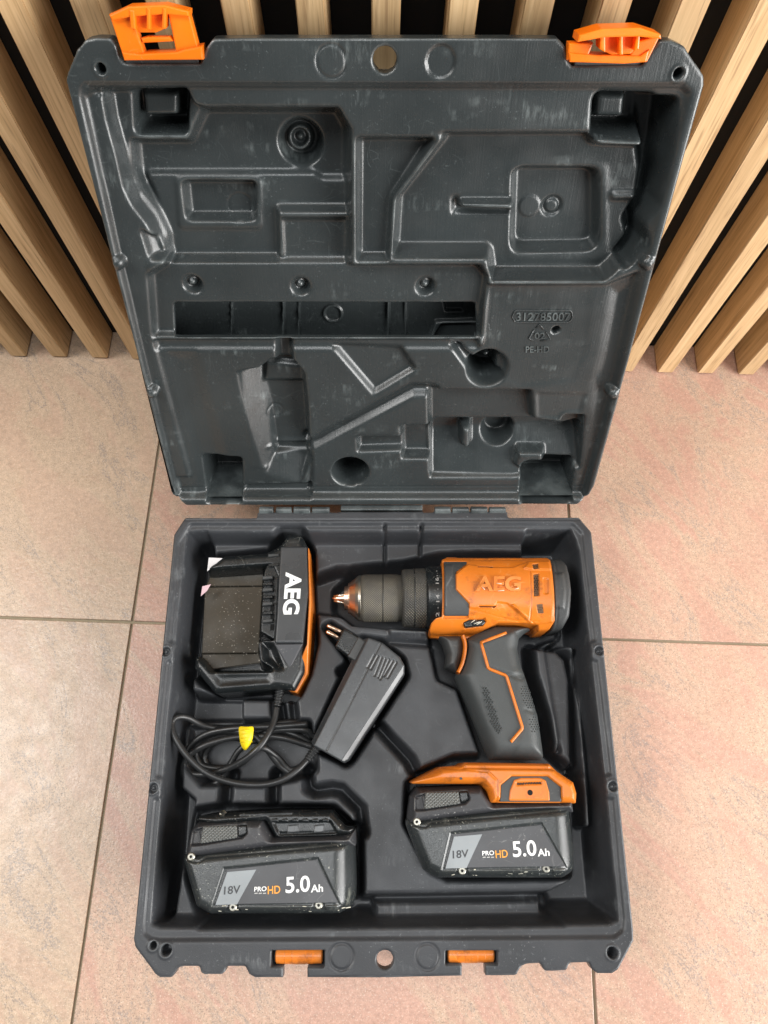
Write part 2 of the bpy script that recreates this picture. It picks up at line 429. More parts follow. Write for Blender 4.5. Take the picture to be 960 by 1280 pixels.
M = dict(
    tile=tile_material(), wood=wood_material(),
    grout=simple('grout', (.30, .25, .17), .9, var=.2, bump=.6),
    felt=simple('black_felt', (.006, .006, .006), .95),
    lid=plastic('lid_plastic', (.029, .0348, .0360), .28, .16, .22, .16, streak=1.2, wear=.40, smear=.38, spec=.62, scr_col=(.27, .31, .31)),
    base=plastic('base_plastic', (.040, .0425, .0470), .36, .22, .35, .18, streak=.4, wear=.42, smear=.35, spec=.36, scr_col=(.30, .32, .33)),
    bright=plastic('latch_orange', (.90, .185, .004), .35, .1, .1, .1, scr_col=(.9, .5, .25)),
    orange=plastic('housing_orange', (.60, .160, .012), .34, .5, .35, .12, wear=.35, scr_col=(.80, .42, .16), dirt=.42),
    rubber=plastic('grip_rubber', (.046, .052, .053), .48, .12, .1, .35, scr_col=(.2, .21, .21)),
    panel=plastic('dark_panel', (.042, .045, .046), .45, .3, .3, .2, scr_col=(.22, .22, .21)),
    black=plastic('black_plastic', (.009, .011, .012), .27, .55, .8, .2, scr_col=(.34, .34, .30)),
    battery=plastic('battery_plastic', (.026, .030, .031), .25, .5, 1.0, .25, wear=.55, smear=.5, scr_col=(.40, .41, .35), spec=.6),
    upper=plastic('battery_upper', (.036, .037, .041), .45, .4, .8, .5, wear=.4, smear=.4, scr_col=(.30, .30, .29)),
    label=plastic('label_grey', (.055, .057, .062), .42, .35, .3, .08, scr_col=(.5, .5, .48)),
    label_light=plastic('label_light_grey', (.25, .275, .29), .42, .35, .2, .08, scr_col=(.6, .6, .55)),
    mesh_plate=simple('vent_mesh', (.16, .075, .03), .5, var=.4),
    white=simple('white_print', (.80, .81, .80), .45, var=.05),
    faint=simple('worn_print', (.42, .42, .41), .5, var=.3),
    dark_print=simple('dark_print', (.035, .038, .042), .5),
    gold_print=simple('orange_print', (.80, .33, .03), .45),
    scratch=simple('bare_scratch', (.62, .60, .50), .6, var=.3),
    adapter=plastic('adapter_plastic', (.040, .043, .046), .28, .25, .25, .1, scr_col=(.25, .26, .26)),
    cable=plastic('cable_rubber', (.020, .021, .022), .36, .15, .35, .1, scr_col=(.3, .3, .3)),
    steel=simple('steel', (.55, .50, .42), .28, 1.0, bump=.2),
    reflex_steel=simple('steel_orange_reflection', (.76, .50, .36), .28, 1.0, bump=.2),  # steel with the reflection of nearby orange painted into its colour
    brass=simple('plug_pin', (.66, .48, .36), .3, 1.0),
    chuck=knurl('chuck_grip', (.080, .074, .062), .45, 270, .6, weara=.6),
    chuck2=knurl('collar_grip', (.058, .056, .050), .45, 220, .8, weara=.5),
    mesh=knurl('button_grip', (.11, .115, .11), .45, 190, 1.0, wearc=(.3, .3, .27), weara=.6),
    smoky=plastic('smoky_plate', (.060, .053, .042), .20, .2, 1.0, .05, scr_col=(.45, .42, .36)),
    yellow=simple('yellow_tape', (.85, .62, .008), .45),
    paper=simple('white_paper', (.75, .73, .74), .8, var=.04),
    pink_paper=simple('pink_paper', (.72, .50, .55), .8, var=.05),
    screw=simple('screw_head', (.30, .29, .25), .35, .9, var=.3),
)

# ------------------------------------------------------------------ floor
TA = math.radians(-2.15); tx = np.array([math.cos(TA), math.sin(TA)]); ty = np.array([-math.sin(TA), math.cos(TA)])
cross = P([(165, 777.5)], -RIM)[0]
c2 = P([(719.5, 799.5)], -RIM)[0]
TW = float((c2 - cross) @ tx)
floor = bpy.data.objects.new('floor', None); COL.objects.link(floor); floor['kind'] = 'structure'
def quad_bm(o, sx, sy, z0, z1):
    return [o + tx * a + ty * b for a, b in ((0, 0), (sx, 0), (sx, sy), (0, sy))]
gb = prism_bm([cross + tx * a + ty * b for a, b in ((-1.6, -1.5), (2.0, -1.5), (2.0, .31), (-1.6, .31))], -.03, -.0026)
g = bm_part('grout', gb, M['grout'], floor)
tile_mesh = None
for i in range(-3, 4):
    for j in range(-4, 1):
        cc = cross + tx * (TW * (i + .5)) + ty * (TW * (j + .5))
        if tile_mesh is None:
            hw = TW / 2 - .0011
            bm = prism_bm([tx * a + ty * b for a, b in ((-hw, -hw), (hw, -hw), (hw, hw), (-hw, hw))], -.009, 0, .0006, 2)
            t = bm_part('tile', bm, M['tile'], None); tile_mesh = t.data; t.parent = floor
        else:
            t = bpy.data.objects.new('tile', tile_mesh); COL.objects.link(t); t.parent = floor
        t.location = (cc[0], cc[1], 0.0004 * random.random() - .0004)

# ------------------------------------------------------------------ slatted wall
WA = math.radians(-1.557); wx = np.array([math.cos(WA), math.sin(WA)]); wy = np.array([-math.sin(WA), math.cos(WA)])
W0 = np.array([-0.3244, 0.18174])
wall = thing('slatted_wall', 'wall of upright oak slats over a black backing behind the open case', 'wall', (0.0, 0.19, 0))
slat_mesh = None
for k in range(-20, 38):
    o = W0 + wx * (.0393 * k + .0026)
    if slat_mesh is None:
        bm = prism_bm([wx * a + wy * b for a, b in ((0, 0), (.0152, 0), (.0152, .030), (0, .030))], .0015, 1.5)
        bmesh.ops.bevel(bm, geom=[e for e in bm.edges], offset=.0007, segments=2, affect='EDGES')
        s = bm_part('slat', bm, M['wood'], None); slat_mesh = s.data; s.parent = wall
    else:
        s = bpy.data.objects.new('slat', slat_mesh); COL.objects.link(s); s.parent = wall
    jit = random.uniform(-.0004, .0004)
    s.location = (o[0] + jit, o[1] + random.uniform(-.0003, .0003) - .19, 0)
bb = prism_bm([W0 + wx * a + wy * b for a, b in ((-.85, .0302), (1.55, .0302), (1.55, .05), (-.85, .05))], .001, 1.5)
bm_part('backing_board', bb, M['felt'], wall)

# ------------------------------------------------------------------ the case
case = thing('tool_case', 'open black moulded plastic tool case with orange latches, lid leaning on the slats', 'tool case', (0, -.16, 0))
HALF = .1675
RES = .0008

# ---- lid
lid = Field(-.175, .175, -.004, .345, RES)
out = [(82, 100), (85, 90), (96, 63), (107, 50), (120, 47.5), (138, 48), (145, 57), (150, 75), (157, 80), (251, 80), (258, 60), (266, 49), (300, 48), (660, 48), (697, 48.5), (706, 57),
       (709, 75), (715, 83), (803, 82), (816, 62), (826, 51), (840, 51), (855, 58), (880, 95), (881, 106), (742, 607), (737, 618), (722, 631), (232, 632), (219, 620), (210, 605)]
outl = L(out); outl[0, 0] = -HALF; outl[-1, 0] = -HALF + .001; outl[24, 0] = HALF; outl[25, 0] = HALF - .001
outl = fillet(outl, .0025, 3)
S = sdf(outl, lid.X, lid.Y)
hole = L([(481, 75)])[0]
S = np.maximum(S, .0062 - np.hypot(lid.X - hole[0], (lid.Y - hole[1]) * 1.0))
slot = L([(217, 378), (594, 378), (596, 418), (219, 418)], .0125)
S = np.maximum(S, -sdf(fillet(slot, .003), lid.X, lid.Y))
opening = L([(99, 112), (106, 105), (855, 106.5), (865, 116), (808, 337), (770, 495), (733, 619), (219, 621), (184, 480), (150, 335)])
D = lid            # heights below are negative: into the lid
D.set(opening, -.0035, .0020, r=.004)
D.blur(.0006)
S1 = -.007
# right-hand hollow
D.set(L([(497, 163), (745, 162), (748, 176), (800, 178), (835, 185), (826, 225), (812, 262), (800, 282), (803, 303), (770, 338), (755, 352), (612, 352), (608, 322), (488, 322), (492, 248), (555, 168)], .007), -.019, .005)
# left-hand hollow, deeper
D.set(L([(116, 110), (235, 107), (245, 128), (258, 132), (424, 132), (440, 160), (440, 324), (192, 324), (172, 285), (146, 240), (126, 165)], .007), -.016, .003)
D.set(L([(160, 174), (232, 174), (250, 135), (422, 135), (437, 162), (437, 324), (213, 324), (208, 292), (196, 270), (171, 237), (164, 214)], .014), -.025, .0045)
# strip between the hollows
D.set(L([(445, 166), (547, 166), (494, 246), (488, 322), (445, 322)], .012), -.013, .003)
# step across the left hollow
D.set(L([(178, 212), (393, 212), (404, 219), (437, 219), (437, 324), (213, 324), (211, 290)], .022), -.021, .003)
# corner pockets
D.set(L([(163, 109), (236, 109), (234, 172), (166, 172)], .012), -.037, .004, r=.004)
D.set(L([(172, 109), (229, 109), (228, 150), (176, 151)], .02), -.020, .003)
D.set(L([(738, 110), (818, 112), (808, 165), (800, 175), (735, 172)], .010), -.037, .004, r=.005)
D.set(L([(742, 111), (788, 112), (784, 152), (738, 152)], .02), -.020, .003)
# shallow box with a round mark
D.add(L([(217, 221), (329, 221), (329, 288), (222, 288)], .02), .0012, .002, r=.004)
D.add(L([(226, 225), (322, 225), (321, 277), (232, 277)], .02), -.0085, .003, r=.004)
# ledge block in the left hollow
D.set(L([(343, 256), (441, 256), (441, 324), (346, 324)], .018), -.014, .004, r=.002)
D.add(L([(349, 270), (436, 270), (436, 324), (351, 324)], .015), -.0035, .003)
# deep conical hole with ring and peg
cA = L([(376, 180)], .022)[0]
D.disc(cA, .0135, -.037, .0045); D.disc(L([(374, 173)], .03)[0], .0078, -.028, .002); D.disc(L([(375, 172)], .03)[0], .0056, -.037, .002); D.disc(L([(375, 172)], .03)[0], .0034, -.031, .0016)
# rounded box on the right
D.add(L([(632, 207), (650, 203), (762, 203), (762, 328), (632, 328)], .018), .0004, .002, r=.006)
D.add(L([(640, 214), (652, 208), (752, 208), (752, 316), (637, 318)], .018), -.0115, .004, r=.010)
# rib beside it
D.add(L([(563, 244), (642, 244), (642, 270), (563, 270)], .018), -.004, .004)
D.set(L([(572, 250), (645, 250), (645, 266), (573, 263)], .014), -.0125, .0025, r=.001)
# right gutter with cross rib
D.set(L([(792, 113), (846, 115), (838, 180), (822, 250), (806, 275), (808, 300), (780, 334), (764, 324), (786, 298), (780, 278), (797, 250), (802, 215), (797, 176)], .011), -.036, .0055, r=.006)
D.set(L([(763, 239), (797, 239), (794, 251), (763, 251)], .017), -.016, .002, r=.001)
# bolt bar with slot
bar = L([(206, 323), (600, 323), (612, 340), (606, 380), (603, 420), (185, 420), (181, 338)], .012)
D.set(bar, -.0125, .004, r=.003)
D.set(L([(607, 352), (757, 352), (800, 335), (764, 495), (741, 575), (730, 619), (222, 619), (186, 430), (600, 430)], .006), -.0075, .003)
D.set(L([(186, 419), (600, 419), (598, 434), (190, 434)], .011), -.0100, .0015, r=0)
for q in ((241, 356), (376, 358.5), (532, 358.5)):
    c = L([q], .0125)[0]; D.disc(c, .0064, -.020, .0028); D.disc(L([(q[0] - 1, q[1] - 3)], .014)[0], .0036, -.0135, .0016)
# left shoulder running down the side
D.set(L([(100, 112), (133, 112), (139, 150), (150, 190), (160, 235), (170, 256), (189, 280), (207, 322), (188, 332), (195, 430), (241, 600), (217, 600), (186, 480), (150, 335)], .004), -.0050, .0032, r=.004)
D.ramp(L([(176, 283), (196, 296), (206, 320), (188, 322)], .008), L([(182, 305)], .008)[0], -.008, L([(206, 298)], .012)[0], -.0165)
D.add(L([(196, 432), (250, 432), (300, 618), (250, 618)], .0075), -.0018, .012, r=0)
# bottle-shaped hollow
bot = L([(342, 422), (366, 422), (368, 450), (380, 466), (384, 505), (387, 560), (385, 578), (371, 602), (340, 582), (318, 582), (300, 466), (322, 461), (340, 448)], .0085)
D.set(L([(322, 461), (340, 448), (368, 450), (381, 466), (385, 505), (388, 560), (387, 578), (372, 604), (343, 583), (330, 540)], .0085), -.0230, .0028, r=.001)
D.set(L([(343, 422), (366, 422), (368, 456), (345, 456)], .0085), -.0165, .003)
D.ramp(L([(297, 464), (331, 460), (345, 583), (315, 585)], .0085), L([(305, 512)], .0085)[0], -.0072, L([(337, 508)], .0085)[0], -.0230)
D.ramp(L([(330, 590), (340, 572), (390, 572), (374, 610)], .0085), L([(357, 598)], .0085)[0], -.0078, L([(368, 574)], .0085)[0], -.0200)
D.add(L([(330, 450), (381, 455), (383, 478), (328, 478)], .018), .004, .002, r=0)
D.groove(L([(338, 549), (384, 549)], .023), .0016, .0022)
# bottom-left pit and ledge
D.set(L([(254, 569), (302, 571), (303, 621), (262, 621)], .009), -.039, .0022, r=.002)
D.add(L([(303, 604), (391, 602), (391, 618), (303, 619)], .0085), -.004, .003, r=.001)
D.add(L([(386, 560), (392, 562), (391, 618), (384, 618)], .0085), -.003, .002, r=0)
# kite-shaped hollow, diagonal channel
D.add(L([(412, 431), (504, 433), (522, 462), (467, 495)], .008), -.0050, .0035, r=.001)
D.groove(L([(386, 557), (452, 521), (516, 487), (540, 487)], .0085), .0065, -.0060)
# drill-shaped hollow
D.set(L([(445, 545), (506, 545), (506, 564), (446, 566)], .008), -.0150, .003)
D.set(L([(500, 531), (540, 531), (540, 574), (502, 574)], .008), -.0185, .0028)
D.set(L([(534, 487), (665, 487), (668, 523), (700, 527), (705, 518), (731, 518), (726, 575), (640, 590), (536, 590)], .008), -.0165, .0030, r=.002)
D.set(L([(540, 522), (664, 522), (700, 528), (726, 522), (722, 575), (640, 588), (540, 588)], .0165), -.0275, .004, r=.002)
D.ramp(L([(537, 529), (664, 530), (722, 536), (721, 574), (640, 587), (537, 587)], .018), L([(600, 536)], .022)[0], -.0275, L([(600, 590)], .012)[0], -.0125)
D.set(L([(668, 489), (735, 490), (728, 516), (706, 518), (698, 526), (669, 524)], .008), -.0085, .003)
D.set(L([(646, 562), (682, 562), (681, 585), (655, 589), (640, 580)], .012), -.0095, .003)
D.disc(L([(623, 543)], .018)[0], .0125, -.039, .0028)
D.set(L([(576, 531), (590, 530), (589, 556), (579, 561), (574, 552)], .016), -.0125, .002)
D.set(L([(653, 579), (662, 576), (717, 577), (712, 619), (649, 620)], .010), -.040, .0022, r=.003)
# big holes
D.disc(L([(438, 590)], .008)[0], .0142, -.039, .0030)
D.add(L([(559, 428), (575, 428), (604, 455), (590, 470)], .0085), -.006, .003)
D.disc(L([(610, 460)], .008)[0], .0146, -.039, .0040); D.disc(L([(607, 442)], .02)[0], .0045, -.020, .002)
# right slope
D.set(L([(757, 352), (800, 345), (765, 490), (738, 560), (733, 480), (745, 440)], .007), -.011, .02)
D.set(L([(612, 356), (745, 356), (738, 440), (722, 478), (650, 487), (612, 470)], .008), -.0080, .006, r=.006, k=.8)
D.blur(.0010)
# crisp small marks
D.ring(L([(414, 77)])[0], .0076, .0011, -.0009); D.disc(L([(551, 77)])[0], .0076, -.0012, .0008, 'add'); D.ring(L([(551, 77)])[0], .0074, .001, -.0004)
for q, r, w_ in (((300, 258), .0072, .027), ((345, 509), .0056, .026)):
    D.ring(L([q], w_)[0], r, .0009, -.0007)
D.disc(L([(662, 258)], .029)[0], .0068, .0008, .0008, 'add'); D.ring(L([(690, 258)], .029)[0], .0050, .0022, -.0022)
D.groove(L([(106, 105), (855, 106.5)]), .0009, -.0007)
D.groove(L([(102, 118), (153, 335), (187, 480), (222, 617), (730, 615)]), .0009, -.0006)
D.disc(L([(695, 413)], .0075)[0], .0030, -.006, .001, 'add')
for q in ((126, 86), (848, 92)):
    D.ring(L([q])[0], .0036, .0011, .0006); D.disc(L([q])[0], .0026, -.010, .0008, 'add')
for q in ((147, 329), (190, 491), (810, 329), (767, 492)):
    c = L([q])[0]; D.disc(c, .0046, .0010, .001); D.disc(c, .0030, .0024, .0014)
V, Fc = D.mesh(S, lambda q: np.where(q[:, 2] > -.008, .008, .003), .0011)
lid_shell = part('lid_shell', lid_world(V[:, 0], V[:, 1], V[:, 2]), Fc, M['lid'], case)
sb = Field(slot[:, 0].min() - .012, slot[:, 0].max() + .012, slot[:, 1].min() - .014, slot[:, 1].max() + .014, RES)
sb.H -= .0365
for x_, w_ in ((288, 3), (352, 4), (372, 3), (483, 4), (505, 3)):
    sb.add(L([(x_, 350), (x_ + w_, 350), (x_ + w_, 440), (x_, 440)], .036), .0026, .0012, r=0)
sb.ring(L([(416, 392)], .036)[0], .0062, .0012, .0016)
sb.add(L([(543, 399), (600, 397), (600, 403), (552, 404), (540, 425), (534, 425)], .036), .0035, .0015, r=0)
sb.add(L([(552, 372), (580, 372), (580, 390), (556, 390)], .036), -.0025, .0015, r=0)
V, Fc = sb.mesh(np.full(sb.X.shape, -1.0), lambda q: .001, 0)
part('slot_back', lid_world(V[:, 0], V[:, 1], V[:, 2]), Fc, M['lid'], case)
# outside of the lid
oo = opening.copy(); cc = oo.mean(0); oo = cc + (oo - cc) * 1.02
bm = prism_bm(fillet(oo, .006, 3), -.0425, -.004, 0, taper=.03)
bmesh.ops.bevel(bm, geom=[e for e in bm.edges if all(v.co.z < -.04 for v in e.verts)], offset=.004, segments=3, affect='EDGES')
bmesh.ops.delete(bm, geom=[f for f in bm.faces if all(v.co.z > -.006 for v in f.verts)], context='FACES')
tf_bm(bm, lambda c: Vector(lid_world(np.array([c.x]), np.array([c.y]), np.array([c.z]))[0]))
bm_part('lid_back', bm, M['lid'], case)
def on_lid(w_): return lambda x, y, d: lid_world(x, y, d - w_)
# moulded lettering on the lid
LS = on_lid(.0078)
def lid_text(s, bl, br, tl, bold=0.0, depth=.0007, mat='lid'):
    return lettering('moulded_lettering', s, *[L([q], .008)[0] for q in (bl, br, tl)], M[mat], lid_shell, LS, depth, bold)
lid_text('312785007', (645, 400.5), (712, 400.5), (645.5, 390.5))
lid_text('PE-HD', (657, 440), (686, 440), (657, 432.5))
lid_text('02', (668, 423), (681, 423), (668, 415.5))
def lid_line(name, pts, r, w_, closed=False):
    q = L(pts, w_); q = fillet(q, .0025, 4) if closed else q
    if closed: q = np.concatenate([q, q[:1]])
    V, Fc = tube(lid_world(q[:, 0], q[:, 1], np.full(len(q), -w_)), r, 6)
    return part(name, V, Fc, M['lid'], lid_shell)
lid_line('moulded_frame', [(640, 396), (644, 388), (714, 388), (716, 396), (712, 403), (644, 403)], .00045, .0076, True)
for a, b, c in (((666, 426), (661, 423), (668, 412)), ((670, 410), (674.5, 405.5), (680, 412)), ((683, 415), (688, 424), (676, 426))):
    lid_line('recycling_arrow', [a, b, c], .0005, .0076)
lid_line('moulded_frame', [(606, 402), (611, 405), (611, 424), (606, 427)], .0005, .0079)

# ---- base
base = Field(-.175, .175, -.340, .002, RES)
bo = [(232, 648), (215.5, 669), (170, 1160), (168, 1173), (170, 1183), (195, 1217), (201, 1221), (216, 1221), (223, 1209), (230, 1207), (250, 1207), (252, 1215), (256, 1217), (278, 1217), (282, 1214), (283, 1207),
      (307, 1207), (312, 1217), (319, 1221), (480, 1221), (577, 1219), (645, 1218), (651, 1207), (658, 1204), (675, 1203), (679, 1212), (684, 1213), (708, 1212), (711, 1203), (735, 1202), (739, 1211), (746, 1216),
      (764, 1216), (772, 1211), (780, 1196), (791, 1175), (791, 1162), (738, 666), (723, 647.5), (634, 648), (634, 640), (322, 641), (322, 648.5)]
bl_ = P(bo); bl_[1, 0] = -HALF + .0005; bl_[2, 0] = -HALF; bl_[36, 0] = HALF; bl_[37, 0] = HALF - .0005
S = sdf(fillet(bl_, .002, 3), base.X, base.Y)
for a in ([(354, 1200), (384.5, 1200), (384.5, 1240), (354, 1240)], [(577, 1200), (606, 1200), (607, 1240), (577, 1240)], [(414, 634), (424, 634), (424, 641.5), (414, 641.5)], [(529, 634), (541, 634), (541, 641.5), (529, 641.5)]):
    S = np.maximum(S, -sdf(P(a), base.X, base.Y))
hc = P([(481, 1199)])[0]; S = np.maximum(S, .0056 - np.hypot(base.X - hc[0], base.Y - hc[1]))
bopen = P([(243, 664), (712, 663), (721, 673), (754, 960), (771, 1140), (770, 1152), (763, 1157), (198, 1161), (189, 1155), (189, 1145), (207, 930), (232, 680), (236, 670)])
B = base
B.H += .0020
# lower outer lip of the flange
lip = P([(238, 655), (716, 655), (728, 668), (763, 960), (780, 1148), (779, 1163), (768, 1172), (192, 1176), (180, 1168), (180, 1150), (199, 930), (224, 678)])
m = sm(-local(sdf, fillet(lip, .004), B.X, B.Y, .4) / .0009); B.H = .0020 * (1 - m) + 0.0 * m
for q in ((208, 815), (748, 814), (192, 985), (765, 983)):
    B.disc(P([q])[0], .0085, .0020, .0012)
PL = -.020           # plateau level inside
DP = -.055           # pocket floors
B.set(bopen, PL, .0055, r=.006)
# plateau joints along the back and neighbouring ones
for a in ([(522, 664), (528, 664), (528, 696), (522, 696)], [(478, 664), (483, 664), (484, 705), (478, 705)]):
    B.add(P(a, PL), -.012, .003, r=0)
# side gutters
B.set(P([(236, 668), (262, 666), (268, 700), (246, 760), (236, 860), (300, 862), (300, 905), (226, 905), (222, 985), (240, 1000), (232, 1030), (212, 1155), (192, 1155), (212, 900)], -.006), DP, .006)
B.set(P([(655, 664), (712, 664), (722, 690), (740, 860), (757, 1010), (770, 1150), (690, 1152), (684, 1120), (725, 1100), (722, 960), (700, 940), (716, 850), (706, 815), (690, 800), (710, 780), (704, 700), (656, 700)], -.006), DP, .006)
# plateau standing right of the grip
B.set(P([(676, 802), (722, 802), (732, 880), (742, 985), (745, 1040), (730, 1040), (722, 962), (700, 955), (694, 920)], -.02), -.023, .004, r=.003)
# charger bay
CH = [(256, 706), (268, 692), (335, 686), (352, 668), (378, 668), (388, 684), (392, 800), (382, 840), (370, 868), (268, 868), (238, 838), (246, 760)]
B.set(P(CH, -.01), DP, .005, grow=.004, r=.004)
# chuck funnel and drill bay
B.set(P([(386, 718), (420, 706), (440, 706), (440, 776), (420, 772), (386, 768)], PL), -.042, .006)
DR = [(415, 728), (440, 706), (505, 700), (550, 690), (600, 688), (700, 690), (716, 740), (712, 790), (690, 798), (668, 802), (672, 840), (690, 900), (696, 940), (725, 965), (725, 1098), (560, 1100), (540, 1090), (508, 1030), (510, 980), (530, 962), (570, 946), (606, 945), (575, 858), (550, 846), (540, 800), (538, 784), (505, 782), (440, 776), (415, 755)]
B.set(P(DR, -.012), DP, .005, grow=.0028, r=.003)
B.groove(P([(672, 806), (698, 808), (712, 822), (718, 850), (720, 945), (724, 965)], -.023), .0052, -.026)
# small bay beside the trigger
B.set(P([(545, 798), (575, 850), (560, 848), (546, 836)], PL), DP, .005, grow=.002)
# boxes under the chuck
B.add(P([(482, 778), (536, 778), (536, 796), (486, 796)], PL), .004, .003)
B.groove(P([(455, 800), (495, 802), (540, 805)], PL), .004, -.006)
# adapter bay
AD = [(450, 795), (475, 798), (503, 822), (508, 842), (434, 956), (388, 932)]
B.set(P(AD, -.01), DP, .005, grow=.0035, r=.004)
B.set(P([(398, 782), (414, 774), (470, 812), (455, 832), (422, 850), (418, 836), (432, 826)], PL), DP, .005, r=.004)
# diagonal channel across the middle
B.groove(P([(470, 905), (512, 950), (520, 965)], PL), .0062, -.020)
# cable bay and channels
B.set(P([(222, 900), (300, 896), (390, 898), (398, 930), (400, 965), (385, 975), (330, 985), (250, 985), (228, 960)], PL), -.044, .006, r=.004)
B.groove(P([(346, 862), (352, 905)], PL), .008, -.028)
B.groove(P([(362, 866), (366, 905)], PL), .006, -.024)
B.groove(P([(341, 968), (341, 1012)], PL), .0065, -.022)
B.groove(P([(283, 968), (280, 1012)], PL), .0065, -.020)
B.groove(P([(384, 962), (386, 984), (394, 989), (414, 986), (426, 988), (450, 1012), (453, 1040)], PL), .0060, -.022)
# loose battery bay
LB = [(232, 1018), (270, 1012), (415, 1012), (436, 1032), (448, 1036), (448, 1122), (440, 1146), (262, 1146), (244, 1136), (226, 1072)]
B.set(P(LB, -.010), DP, .005, grow=.0045, r=.004)
B.set(P([(300, 1118), (686, 1112), (700, 1130), (700, 1152), (250, 1156), (262, 1140)], -.02), -.044, .008, r=.003)
B.set(P([(462, 1124), (682, 1121), (684, 1150), (466, 1153)], -.02), -.026, .0045, r=.003)
B.blur(.00075)
# crisp marks on the flange
for q in ((427, 1195), (534, 1195)): B.ring(P([q])[0], .0077, .0010, -.0008)
for q, r in (((192.5, 1181), .0023), ((208.5, 1187), .0034), ((764, 1190), .0034)):
    c = P([q])[0]; B.ring(c, r + .001, .0012, .0007); B.disc(c, r, -.014, .0008, 'add')
for q in ((208, 815), (748, 814), (192, 985), (765, 983)):
    c = P([q])[0]; B.ring(c, .0042, .0010, .0006); B.disc(c, .0034, -.0035, .001, 'add'); B.disc(c, .0018, .0018, .001, 'add')
B.groove(P([(232, 651), (724, 650.5)]), .0009, -.0006)
for a in ([(339, 1187), (406, 1187), (406, 1209), (339, 1209)], [(556, 1187), (622, 1187), (622, 1206), (556, 1206)]):
    B.set(P(a), -.013, .0012, r=.0008)
V, Fc = B.mesh(S, lambda q: .009, .0011); V[:, 2] += RIM
base_shell = part('base_shell', V, Fc, M['base'], case)
oo = bopen.copy(); cc = oo.mean(0); oo = cc + (oo - cc) * 1.022
bm = prism_bm(fillet(oo, .006, 3), .0006, RIM - .004, 0, taper=.03)
bmesh.ops.bevel(bm, geom=[e for e in bm.edges if all(v.co.z < .01 for v in e.verts)], offset=.004, segments=3, affect='EDGES')
bmesh.ops.delete(bm, geom=[f for f in bm.faces if all(v.co.z > RIM - .005 for v in f.verts)], context='FACES')
bm_part('base_underside', bm, M['base'], case)

# ---- hinge knuckles
for i, (a, b) in enumerate(((324, 342), (345, 365), (367, 388), (390, 412), (543, 563), (565, 586), (588, 609), (611, 632))):
    p = P([(a, 638), (b, 638)], .001); r = .0031 if i % 2 else .0034; y = p[0, 1]
    V, Fc = lathe_x([(p[0, 0], r * .8), (p[0, 0] + .0006, r), (p[1, 0] - .0006, r), (p[1, 0], r * .8)], y, RIM + .0005, 20)
    part('hinge_knuckle', V, Fc, M['lid'], case, smooth=False)
p = P([(426, 637), (528, 637)], 0)
bm = prism_bm(np.array([[p[0, 0], p[0, 1] - .001], [p[1, 0], p[1, 1] - .001], [p[1, 0], p[1, 1] + .0035], [p[0, 0], p[0, 1] + .0035]]), RIM - .004, RIM + .0022, .0008)
bm_part('hinge_bridge', bm, M['lid'], case)

# ---- orange bars of the front catches
for a, b, y in ((344, 403, 1195.5), (560, 618, 1194)):
    p = P([(a, y), (b, y)], -.002); r = .0052; x0, x1 = p[:, 0]
    V, Fc = lathe_x([(x0, r * .75), (x0 + .0008, r * .95), (x0 + .006, r * .97), (x0 + .0065, r), (x0 + .011, r), (x0 + .0116, r * 1.03), (x1 - .0116, r * 1.03), (x1 - .011, r), (x1 - .0065, r), (x1 - .006, r * .97), (x1 - .0008, r * .95), (x1, r * .75)], p[0, 1], RIM - .0055, 28)
    part('catch_bar', V, Fc, M['orange'], case, smooth=False)

# ---- orange latches on the lid
def lid_box(bm_poly, n0, n1, bev=.0008):
    bm = prism_bm(bm_poly, n0, n1, bev, 2)
    return tf_bm(bm, lambda c: Vector(lid_world(np.array([c.x]), np.array([c.y]), np.array([c.z]))[0]))
def latch(items, label):
    e = bpy.data.objects.new('latch', None); COL.objects.link(e); e.parent = case; e['label'] = label
    for name, poly, n0, n1 in items:
        bm_part(name, lid_box(L(poly, -n1), n0, n1), M['bright'], e)
# the left latch stands straight up from the lid edge
latch([('latch_foot', [(152, 65), (176, 68), (182, 67), (222, 65), (230, 62), (252, 58), (254, 75), (155, 76)], -.006, .004),
       ('latch_arm', [(136, 18), (163, 15), (181, 68), (154, 72)], -.004, .002),
       ('latch_arm', [(209, 12), (235, 12), (250, 68), (221, 70)], -.004, .002),
       ('latch_crossbar', [(176, 48), (184, 46), (212, 46), (217, 52), (178, 54)], -.004, .0015),
       ('latch_lip', [(136, 19), (160, 8), (205, 6), (236, 14), (236, 21), (206, 18), (165, 21), (140, 26)], -.006, .004),
       ('latch_rib', [(161, 12), (168, 12), (170, 38), (163, 36)], -.004, .0045),
       ('latch_rib', [(183, 10), (188, 10), (188, 38), (183, 38)], -.004, .0045),
       ('latch_rib', [(203, 10), (208, 10), (207, 36), (202, 37)], -.004, .0045),
       ('latch_web', [(162, 14), (206, 12), (206, 36), (195, 41), (176, 41), (163, 36)], -.005, .0005)],
      'orange latch standing up from the lid, open gap in its middle')
